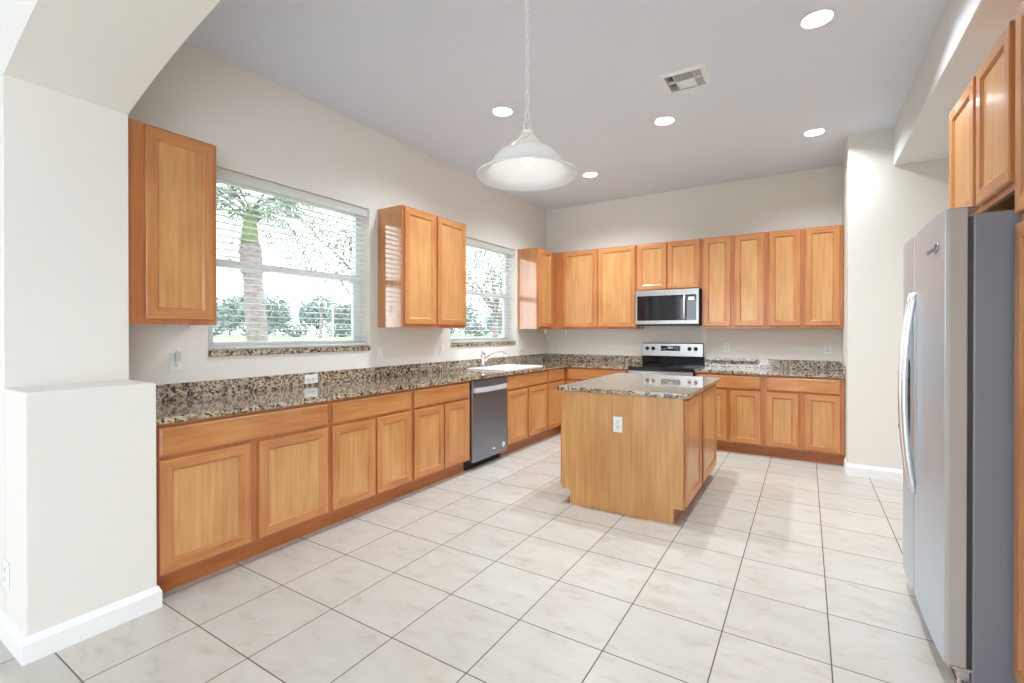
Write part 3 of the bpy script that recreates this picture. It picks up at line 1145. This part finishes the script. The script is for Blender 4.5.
# ------------------------------------------------------------------ refrigerator (front faces -x)
fg = thing('refrigerator', 'tall stainless side-by-side refrigerator in the nook on the right', 'refrigerator', (3.775, -3.0655, 0), -R90)
fwid, fzb, fzt = 0.907, 0.100, 1.795
bm = B(); add_box(bm, 0.004, fwid - 0.002, 0.076, 0.80, 0.03, 1.768, 0.006, 2); obj('body', bm, M_GREYP, fg)
bm = B(); add_box(bm, 0.006, fwid - 0.006, 0.062, 0.0755, 0.10, 1.76); obj('gasket', bm, M_DGREY, fg)
SEAM = 0.317


def fridge_door(name, x0, x1):
    bm = B()
    t = bmesh.new()
    # slightly bowed front, rounded corners
    n_ = 9
    pts = []
    for k in range(n_):
        u = k / (n_ - 1)
        pts.append((x0 + 0.010 + (x1 - x0 - 0.020) * u, -0.001 - 0.006 * (1 - (2 * u - 1) ** 2)))
    outline = [(x0, 0.061), (x0, 0.011)] + pts + [(x1, 0.011), (x1, 0.061)]
    add_prism(bm, outline, fzb, fzt, 0.0035, 0, 2)
    t.free()
    bm.normal_update()
    for f in bm.faces:
        if f.normal.y > -0.75: f.material_index = 1
    return obj(name, bm, [M_STEELV, M_DOORSIDE], fg)


fz = fridge_door('freezer_door', 0.0, SEAM - 0.004)
fd = fridge_door('fridge_door', SEAM + 0.004, fwid)


def fridge_handle(parent, x):
    bm = B()
    pts, rad = [], []
    for k in range(25):
        u = k / 24
        pts.append((x, -0.004 - 0.041 * math.sin(PI * u) ** 0.75, 0.577 + (1.520 - 0.577) * u))
    t = bmesh.new()
    add_tube(t, pts, 0.0125, 14)
    merge(bm, t)
    return obj('handle', bm, M_HANDLE, parent)


fridge_handle(fz, SEAM - 0.045)
fridge_handle(fd, SEAM + 0.045)
bm = B()
add_box(bm, 0.055, 0.235, -0.0105, -0.0085, 0.83, 1.20, 0.002)
dp = obj('dispenser', bm, M_BLACKGL, fz)
bm = B(); add_box(bm, 0.075, 0.215, -0.014, -0.0107, 1.11, 1.17, 0.001); obj('dispenser_panel', bm, M_HANDLE, dp)
bm = B(); add_box(bm, 0.075, 0.215, -0.030, -0.0107, 0.835, 0.855, 0.002); obj('dispenser_tray', bm, M_DGREY, dp)
# maker's badge: oval ring beside a tiny raised wordmark
bm = B()
t = bmesh.new(); add_tube(t, [(0.030 * math.cos(a), 0, 0.016 * math.sin(a)) for a in [2 * PI * k / 28 for k in range(29)]], 0.0022, 6)
merge(bm, t, 0, Matrix.Translation((0.79, -0.0075, 1.665)) @ Matrix.Rotation(-0.3, 4, 'Y'))
for k in range(8):
    add_box(bm, 0.64 + 0.014 * k, 0.649 + 0.014 * k, -0.0095, -0.0065, 1.659, 1.671 + (0.004 if k % 3 == 0 else 0))
obj('badge', bm, M_DSTEEL, fd)
for x in (0.075, fwid - 0.075):
    bm = B(); add_box(bm, x - 0.030, x + 0.030, 0.020, 0.10, 1.7965, 1.803, 0.002, 2); obj('hinge_cover', bm, M_GREYP, fg)
for x in (0.06, fwid - 0.05):
    bm = B()
    add_box(bm, x - 0.045, x + 0.045, 0.01, 0.085, 0.085, 0.0985, 0.003)
    add_box(bm, x - 0.035, x + 0.035, 0.04, 0.075, 0.045, 0.0848, 0.003)
    add_lathe(bm, [(0, 0.0), (0.02, 0.0), (0.02, 0.012), (0.010, 0.016), (0.010, 0.0448), (0, 0.0448)], (x, 0.055, 0), 14)
    obj('front_foot', bm, M_CHROME, fg)
for x in (0.07, fwid - 0.07):
    bm = B(); add_lathe(bm, [(0, -0.015), (0.0148, -0.015), (0.0148, 0.015), (0, 0.015)], (x, 0.72, 0.0149), 16, 'X'); obj('roller', bm, M_BLACK, fg)
bm = B(); add_box(bm, 0.11, fwid - 0.10, 0.064, 0.0755, 0.02, 0.095); obj('toe_grille', bm, M_DGREY, fg)


# ------------------------------------------------------------------ outlets and small wall things
def outlet(label, loc, rotz, kind='duplex', horizontal=False, w=0.070, h=0.115):
    r = thing('wall_outlet', label, 'switch' if kind == 'switch' else 'outlet', loc, rotz, 'white wall plates')
    bm = B()
    if horizontal: w, h = h, w
    add_box(bm, -w / 2, w / 2, -0.006, -0.0005, -h / 2, h / 2, 0.0025, 2)
    obj('cover_plate', bm, M_WPLAST, r)
    if kind == 'switch':
        bm = B(); add_box(bm, -0.016, 0.016, -0.0095, -0.0062, -0.033, 0.033, 0.002, 2); obj('rocker', bm, M_WPLAST, r)
        return r
    for s in (-1, 1):
        bm = B()
        cx, cz = (s * 0.0195, 0) if horizontal else (0, s * 0.0195)
        t = bmesh.new()
        add_lathe(t, [(0, 0.0), (0.0165, 0.0), (0.0165, 0.002), (0, 0.002)], (cx, -0.0062, cz), 20, '-Y')
        merge(bm, t)
        rc = obj('receptacle', bm, M_WPLAST, r)
        bm = B()
        for o_ in (-0.006, 0.006):
            if horizontal: add_box(bm, cx - 0.0035 , cx + 0.0035, -0.0089, -0.0083, o_ - 0.0012, o_ + 0.0012)
            else: add_box(bm, cx + o_ - 0.0012, cx + o_ + 0.0012, -0.0089, -0.0083, cz - 0.0015, cz + 0.0060)
        if not horizontal: add_box(bm, cx - 0.002, cx + 0.002, -0.0089, -0.0083, cz - 0.0095, cz - 0.0055)
        obj('slots', bm, M_SLOT, rc)
    return r


outlet('white duplex outlet below the wall cabinet beside the arch, with a plug-in device', (0, -4.928, 1.155), R90)
outlet('white outlet set sideways in the granite backsplash of the left counter', (0.0205, -3.997, 0.968), R90, horizontal=True)
outlet('white rocker switch on the wall just right of the first window', (0, -3.266, 1.147), R90, 'switch')
outlet('white outlet under the cabinet between the windows, nearer the sink window', (0, -2.417, 1.150), R90)
outlet('white switch plate on the wall right of the sink window', (0, -0.730, 1.155), R90, 'switch')
outlet('white outlet on the back wall close to the left corner', (0.105, 0, 1.118), 0)
outlet('white outlet on the back wall just right of the stove', (2.508, 0, 1.150), 0)
outlet('white outlet on the back wall near the right end of the counter', (3.536, 0, 1.153), 0)
outlet('white outlet on the wooden end panel of the island', (2.158, IY0, 0.657), 0)
outlet('white outlet low on the front of the white half wall beside the arch', (0.400, YN, 0.289), 0)

pl = thing('plug_in_freshener', 'small beige plug-in device in the outlet beside the arch', 'air freshener', (0.0095, -4.926, 1.178), R90)
bm = B(); add_box(bm, -0.016, 0.016, -0.030, 0.0, -0.026, 0.034, 0.006, 2); obj('body', bm, M_BEIGEP, pl)
bm = B(); add_lathe(bm, [(0, 0.0345), (0.011, 0.0345), (0.012, 0.045), (0.008, 0.058), (0, 0.059)], (0, -0.016, 0), 16); obj('cap', bm, M_WPLAST, pl)

for (loc, rz, lab) in (((0.150, -0.300, UB - 0.072), R90, 'small white block under the corner wall cabinet, nearer the sink window'),
                       ((0.395, -0.120, UB - 0.072), 0, 'small white block under the wall cabinet on the back wall, by the corner')):
    r = thing('cabinet_block', lab, 'block', loc, rz, 'white blocks under the corner cabinets')
    bm = B(); add_box(bm, -0.018, 0.018, -0.014, 0.014, 0.0, 0.0695, 0.003, 2); obj('body', bm, M_WPLAST, r)
    bm = B(); add_box(bm, -0.022, 0.022, -0.018, 0.018, 0.070, 0.0715); obj('mounting_plate', bm, M_WPLAST, r)

# ------------------------------------------------------------------ ceiling: downlights, vent, pendant
def downlight(loc, label):
    r = thing('ceiling_downlight', label, 'ceiling light', loc, 0, 'recessed downlights')
    bm = B()
    add_lathe(bm, [(0.062, 0.044), (0.0735, 0.002), (0.078, -0.004), (0.088, -0.0055), (0.094, -0.003), (0.094, -0.0005), (0.0748, -0.0005), (0.0745, 0.044)], (0, 0, 0), 40, closed=True)
    obj('trim_ring', bm, M_WPLAST, r)
    bm = B()
    add_lathe(bm, [(0, 0.054), (0.070, 0.054), (0.070, 0.0455), (0, 0.0455)], (0, 0, 0), 40)
    obj('lens', bm, M_LENS, r)
    bm = B()
    add_lathe(bm, [(0.0585, 0.0445), (0.0585, 0.0375), (0.0615, 0.0365), (0.0615, 0.0445)], (0, 0, 0), 40, closed=True)
    obj('shadow_ring', bm, M_DGREY, r)  # dark ring imitates the crescent of shadow inside the can
    return r


cl = ['recessed downlight above the long left counter, just left of the pendant',
      'largest recessed downlight, at the top of the view near the soffit',
      'recessed downlight in the middle of the ceiling beyond the air vent',
      'recessed downlight near the sink corner, just right of the pendant shade',
      'recessed downlight near the back wall beside the white pier']
first = None
for i, (x, y) in enumerate(CANS):
    if first is None:
        first = downlight((x, y, H), cl[i])
    else:
        dup(first, (x, y, H), 0, cl[i])
for x, y in CANS + FILL_CANS:  # kitchen lamps plus the added fill ones behind the camera
    area_light('downlight_lamp', (x, y, H + 0.0415), (0, 0, 0), 0.112, 0.112, 7.0 if y < YF else CAN_POWER * (0.62 if x > 3 and y > -2 else 1.0), CAN_COLOR, 'DISK')
for x, y in FILL_CANS:
    dup(first, (x, y, H), 0, 'added fill downlight in the unseen room behind the camera')

vt = thing('ceiling_vent', 'square white metal air vent in the ceiling', 'vent', (2.585, -2.732, H))
bm = B()
ring = []
t = bmesh.new()
def sq(s, z):
    return [t.verts.new((-s, -s, z)), t.verts.new((s, -s, z)), t.verts.new((s, s, z)), t.verts.new((-s, s, z))]
loops = [sq(0.156, -0.0005), sq(0.156, -0.004), sq(0.126, -0.016), sq(0.122, -0.016), sq(0.122, -0.0005)]
for a in range(5):
    A, C = loops[a], loops[(a + 1) % 5]
    for i in range(4):
        j = (i + 1) % 4
        t.faces.new([A[i], A[j], C[j], C[i]])
merge(bm, t)
obj('frame', bm, M_WPLAST, vt)
bm = B(); add_box(bm, -0.121, 0.121, -0.121, 0.121, 0.035, 0.040); obj('duct', bm, M_SLOT, vt)


def louver(parent, x0, x1, y0, y1, along, tilt):
    bm = B()
    t = bmesh.new()
    if along == 'x':
        add_box(t, x0, x1, -0.014, 0.014, -0.0008, 0.0008)
        mtx = Matrix.Translation((0, (y0 + y1) / 2, 0.0)) @ Matrix.Rotation(tilt, 4, 'X')
    else:
        add_box(t, -0.011, 0.011, y0, y1, -0.0008, 0.0008)
        mtx = Matrix.Translation(((x0 + x1) / 2, 0, 0.0)) @ Matrix.Rotation(tilt, 4, 'Y')
    merge(bm, t, 0, mtx)
    return obj('louver', bm, M_WPLAST, parent)


for k in range(4):
    louver(vt, -0.060, 0.060, -0.100 + 0.030 * k, -0.098 + 0.030 * k, 'x', 1.05)
    louver(vt, -0.060, 0.060, 0.100 - 0.030 * k, 0.098 - 0.030 * k, 'x', -0.6)
for k in range(3):
    for s in (-1, 1):
        for y0, y1 in ((-0.119, -0.004), (0.004, 0.119)):
            louver(vt, s * (0.074 + 0.019 * k), s * (0.076 + 0.019 * k), y0, y1, 'y', -s * 1.1)
for s in (-1, 1):
    bm = B()
    add_box(bm, s * 0.065, s * 0.062, -0.121, 0.121, -0.012, 0.012); add_box(bm, s * 0.121, s * 0.065, -0.0025, 0.0025, -0.012, 0.012)
    obj('divider', bm, M_WPLAST, vt)

PX, PY, PZ = 2.381, -4.671, 1.962
pd = thing('pendant_lamp', 'white bowl-shaped glass pendant lamp hanging on a chain', 'pendant lamp', (PX, PY, PZ))
bm = B()
outer = [(0.205, 0.0), (0.204, 0.006), (0.196, 0.009), (0.182, 0.012), (0.168, 0.019), (0.156, 0.031), (0.147, 0.046), (0.138, 0.063),
         (0.126, 0.080), (0.110, 0.094), (0.088, 0.106), (0.060, 0.114)]
inner = [(0.056, 0.110), (0.086, 0.102), (0.107, 0.090), (0.122, 0.076), (0.134, 0.060), (0.143, 0.043), (0.152, 0.028), (0.164, 0.015), (0.179, 0.008), (0.194, 0.004), (0.203, -0.002)]
add_lathe(bm, outer + inner, (0, 0, 0), 64, closed=True)
obj('shade', bm, M_SHADE, pd)
bm = B()
add_lathe(bm, [(0, 0.185), (0.012, 0.185), (0.020, 0.182), (0.024, 0.174), (0.021, 0.166), (0.026, 0.160), (0.033, 0.150), (0.042, 0.138), (0.054, 0.125), (0.066, 0.1155), (0.066, 0.1145), (0, 0.1145)], (0, 0, 0), 40)
cap = obj('cap', bm, M_ROPE, pd)
bm = B()                                      # crossing strands of rope over the cap
for sgn in (-1, 1):
    for k in range(16):
        pts = []
        for q in range(9):
            u = q / 8
            hgt = 0.162 + (0.117 - 0.162) * u
            rr = 0.026 + (0.065 - 0.026) * u ** 1.25
            a = 2 * PI * k / 16 + sgn * 0.75 * u
            pts.append((rr * math.cos(a), rr * math.sin(a), hgt + 0.002))
        add_tube(bm, pts, 0.0030, 5)
obj('rope_weave', bm, M_ROPE, cap)
bm = B()
add_lathe(bm, [(0, 0.113), (0.02, 0.113), (0.02, 0.101), (0.016, 0.096), (0, 0.096)], (0, 0, 0), 20)
obj('socket', bm, M_WPLAST, pd)
bm = B(); add_lathe(bm, [(0, 0.0955), (0.012, 0.095), (0.018, 0.086), (0.025, 0.076), (0.027, 0.068), (0.023, 0.056), (0.012, 0.049), (0, 0.047)], (0, 0, 0), 24)
obj('bulb', bm, M_BULB, pd)


def link(bm, cz, hh, ww_, rot, r=0.0014):
    pts = []
    for k in range(17):
        a = 2 * PI * k / 16
        c, s = math.cos(a), math.sin(a)
        x = ww_ * c
        z = (hh - ww_) * (1 if s > 0 else -1) * (abs(s) > 1e-9) + ww_ * s
        pts.append((x * math.cos(rot), x * math.sin(rot), cz + z))
    add_tube(bm, pts, r, 6, cap=False)


bm = B()
link(bm, 0.203, 0.0185, 0.0150, YAW + 0.1, 0.0020)
z, k = 0.239, 0
top = H - PZ - 0.045
while z < top:
    link(bm, z, 0.022, 0.0085, YAW + 0.3 + (k % 2) * PI / 2 + 0.12 * math.sin(k * 2.1))
    z += 0.0375; k += 1
obj('chain', bm, M_CHAIN, pd)
bm = B()
wp = []
for q in range(90):
    zz = 0.186 + (top + 0.02 - 0.186) * q / 89
    wp.append((0.0065 * math.cos(q * 0.8), 0.0065 * math.sin(q * 0.8), zz))
add_tube(bm, wp, 0.0011, 6)
obj('lamp_wire', bm, M_WPLAST, pd)
bm = B(); add_lathe(bm, [(0, -0.040), (0.012, -0.040), (0.020, -0.034), (0.050, -0.022), (0.062, -0.006), (0.062, -0.0005), (0, -0.0005)], (0, 0, H - PZ), 32)
obj('ceiling_canopy', bm, M_WPLAST, pd)

# ------------------------------------------------------------------ outside the windows
GZ = -0.25
bm = B(); add_box(bm, -700, -0.21, -200, 700, GZ - 0.3, GZ)
struct(obj('ground', bm, M_LAWN))


def leaf_cloud(bm, center, rad, count, size, rng, squash=(1, 1, 1)):
    for _ in range(count):
        while True:
            p = Vector((rng.uniform(-1, 1), rng.uniform(-1, 1), rng.uniform(-1, 1)))
            if 0.25 < p.length < 1: break
        p = Vector((p.x * rad * squash[0], p.y * rad * squash[1], p.z * rad * squash[2])) + Vector(center)
        n_ = Vector((rng.uniform(-1, 1), rng.uniform(-1, 1), rng.uniform(-0.4, 1))).normalized()
        a = n_.orthogonal().normalized()
        a.rotate(Matrix.Rotation(rng.uniform(0, 6.28), 3, n_))
        b_ = n_.cross(a)
        s = size * rng.uniform(0.6, 1.4)
        bm.faces.new([bm.verts.new(p + a * s), bm.verts.new(p + b_ * s * 0.45), bm.verts.new(p - a * s), bm.verts.new(p - b_ * s * 0.45)])


def frond(bm, base, direction, length, droop, rng, nleaf=26, leaf=0.45):
    d = Vector((math.cos(direction), math.sin(direction), 0))
    side = Vector((-d.y, d.x, 0))
    pts = []
    for k in range(11):
        u = k / 10
        pts.append(Vector(base) + d * (length * (u - 0.18 * u * u)) + Vector((0, 0, length * (0.75 * u - droop * u * u))))
    add_tube(bm, pts, [0.022 * (1 - 0.8 * k / 10) for k in range(11)], 5)
    for i in range(nleaf):
        u = 0.15 + 0.85 * i / nleaf
        f = u * 10
        a = pts[int(f)] if int(f) < 10 else pts[10]
        b_ = pts[min(int(f) + 1, 10)]
        p = a.lerp(b_, f - int(f))
        tdir = (b_ - a).normalized() if (b_ - a).length > 1e-5 else d
        ll = leaf * math.sin(PI * (0.12 + 0.82 * u)) ** 0.6
        for s in (-1, 1):
            e = p + side * s * ll * 0.75 + tdir * ll * 0.45 + Vector((0, 0, -ll * rng.uniform(0.25, 0.55)))
            w_ = tdir * 0.018
            m_ = p.lerp(e, 0.5) + Vector((0, 0, 0.03))
            v = [bm.verts.new(p - w_), bm.verts.new(p + w_), bm.verts.new(m_ + w_), bm.verts.new(e), bm.verts.new(m_ - w_)]
            bm.faces.new(v)


def palm(label, loc, lean, h, trunk_r, frond_len, nfr, seed, group=None, shaft=True):
    rng = random.Random(seed)
    r = thing('palm_tree', label, 'palm', loc, 0, group)
    bm = B()
    pts, rad = [], []
    for k in range(int(h / 0.07) + 1):
        u = k * 0.07 / h
        pts.append((lean[0] * u, lean[1] * u, h * u))
        rad.append(trunk_r * (1.12 - 0.22 * u) * (1 + (0.07 if k % 2 else -0.05) + rng.uniform(-0.03, 0.03)) * (1.18 if u > 0.82 else 1))
    add_tube(bm, pts, rad, 16)
    obj('trunk', bm, M_BARK, r)
    top = Vector((lean[0], lean[1], h))
    if shaft:
        bm = B()
        add_tube(bm, [top - Vector((0, 0, 0.02)), top + Vector((0, 0, 0.15)), top + Vector((0, 0, 0.55)), top + Vector((0, 0, 0.85))],
                 [trunk_r * 0.95, trunk_r * 0.85, trunk_r * 0.62, trunk_r * 0.2], 14)
        obj('crownshaft', bm, M_SHAFT, r)
        top = top + Vector((0, 0, 0.6))
    for k in range(nfr):
        bm = B()
        dr = 2 * PI * k / nfr + rng.uniform(-0.2, 0.2)
        tier = k % 3
        frond(bm, top + Vector((0, 0, rng.uniform(-0.15, 0.1))), dr, frond_len * rng.uniform(0.85, 1.1), (0.45, 0.9, 1.35)[tier] + rng.uniform(-0.1, 0.1), rng)
        obj('frond', bm, M_FROND, r)
    return r


def tree(label, loc, h, crown_r, seed, mat, count, size, group, squash=(1, 1, 0.8), trunk_r=0.15):
    rng = random.Random(seed)
    r = thing('leafy_tree', label, 'tree', loc, 0, group)
    bm = B()
    add_tube(bm, [(0, 0, 0), (0.1, 0.05, h * 0.35), (0.0, 0.1, h * 0.62)], [trunk_r, trunk_r * 0.75, trunk_r * 0.5], 10)
    for k in range(6):
        a = k * 1.05 + rng.uniform(0, 0.5)
        p = Vector((0.05, 0.06, h * rng.uniform(0.38, 0.6)))
        e = Vector((math.cos(a) * crown_r * 0.65, math.sin(a) * crown_r * 0.65, h * 0.62 + crown_r * rng.uniform(0.1, 0.55)))
        add_tube(bm, [p, p.lerp(e, 0.5) + Vector((0, 0, 0.12)), e], [trunk_r * 0.45, trunk_r * 0.3, trunk_r * 0.1], 7)
    obj('trunk', bm, M_BARK, r)
    bm = B()
    c = Vector((0, 0, h * 0.72))
    for k in range(9):
        o_ = Vector((rng.uniform(-1, 1), rng.uniform(-1, 1), rng.uniform(-0.6, 0.8)))
        leaf_cloud(bm, c + Vector((o_.x * crown_r * squash[0], o_.y * crown_r * squash[1], o_.z * crown_r * squash[2])) * 0.62, crown_r * 0.52, count // 9, size, rng)
    obj('crown', bm, mat, r)
    return r


palm('thick palm trunk close outside the first window', (-6.42, -0.62, GZ), (-0.24, -0.14), 3.45, 0.20, 2.3, 18, 3)
tree('pale feathery tree seen through the upper right of the first window', (-9.7, 4.5, GZ), 6.3, 2.3, 11, M_LEAFL, 4200, 0.06, 'garden trees near the house', trunk_r=0.09)
tree('light green tree outside the window above the sink', (-4.4, 5.0, GZ), 4.6, 1.7, 12, M_LEAFL, 2800, 0.05, 'garden trees near the house', trunk_r=0.11)


def away(x, y, k=4.0):
    """a spot further out along the lawn"""
    return (CAM[0] + (x - CAM[0]) * k, CAM[1] + (y - CAM[1]) * k, GZ)


far = [(-46, 5, 6.2, 3.4), (-43, 13.5, 5.0, 3.3), (-47, 22, 6.6, 3.9), (-38, 27.5, 5.2, 2.9), (-46, 33.5, 6.0, 3.5), (-37, 38, 6.8, 3.8), (-30, 46, 6.6, 3.8), (-20, 50.5, 6.6, 3.9), (-10, 55, 6.0, 3.8)]
FL = ['leftmost distant tree across the lawn, seen left of the palm trunk', 'low bushy tree across the lawn right behind the palm trunk', 'broad dark tree across the lawn just right of the palm trunk',
      'smaller tree across the lawn below the distant palms', 'rounded tree across the lawn near the white post', 'tall tree across the lawn at the right edge of the first window',
      'distant tree at the left edge of the window above the sink', 'distant tree in the middle of the window above the sink', 'distant tree at the right of the window above the sink']
for i, (x, y, h, cr) in enumerate(far):
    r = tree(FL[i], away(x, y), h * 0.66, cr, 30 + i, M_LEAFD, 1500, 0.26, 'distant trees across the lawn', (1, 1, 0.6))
    r.scale = (3.2, 3.2, 3.2)
M_LEAFF = noisy('leaf_far_haze', srgb(112, 128, 128), srgb(140, 154, 152), (1, 1, 1), 1)  # distance haze painted into the leaf colour
for i in range(10):
    a = math.radians(67.0 - 4.2 * i)
    dist = 76 if i % 2 else 87
    r = tree('haze-tinted bushy tree in the far treeline behind the lawn', away(CAM[0] - dist * math.sin(a), CAM[1] + dist * math.cos(a)), 4.0 + 0.5 * math.sin(i * 2.3), 3.6, 60 + i,
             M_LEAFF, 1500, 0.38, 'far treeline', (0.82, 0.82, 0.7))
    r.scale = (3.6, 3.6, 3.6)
for i in range(16):
    u = i / 15
    rng = random.Random(80 + i)
    x, y = -40 + 26 * u ** 1.3 + rng.uniform(-0.6, 0.6), 4 + 43 * u
    r = thing('bush', 'rounded bush in the row across the lawn', 'bush', away(x, y), 0, 'bushes across the lawn')
    r.scale = (4.2, 4.2, 2.4)
    bm = B()
    for k in range(5): add_tube(bm, [(0, 0, 0), (0.25 * math.cos(k * 1.26), 0.25 * math.sin(k * 1.26), 0.6)], [0.05, 0.03], 6)
    obj('stems', bm, M_BARK, r)
    bm = B(); leaf_cloud(bm, (0, 0, 1.05), 1.25, 420, 0.2, rng, (1, 1, 0.85)); obj('foliage', bm, M_LEAFD, r)
for (x, y), ln, sd, lab in (((-28.8, 11.6), (0.2, 0.1), 8, 'left one of the pair'), ((-26.7, 15.5), (-0.1, 0.2), 9, 'right one of the pair')):
    r = palm('distant palm across the lawn, ' + lab, away(x, y), ln, 3.0, 0.12, 1.7, 14, sd, 'distant palms across the lawn', False)
    r.scale = (3.5, 3.5, 3.5)
lp = thing('lawn_post', 'thin white post standing far across the lawn', 'post', away(-34.9, 22.8, 2.0))
bm = B(); add_lathe(bm, [(0, 0), (0.16, 0), (0.16, 0.25), (0.10, 0.35), (0.08, 6.2), (0, 6.2)], (0, 0, 0), 14); obj('shaft', bm, M_VINYL, lp)
bm = B(); add_lathe(bm, [(0, 6.201), (0.18, 6.201), (0.24, 6.42), (0.17, 6.80), (0.05, 6.95), (0, 6.96)], (0, 0, 0), 14); obj('finial', bm, M_VINYL, lp)
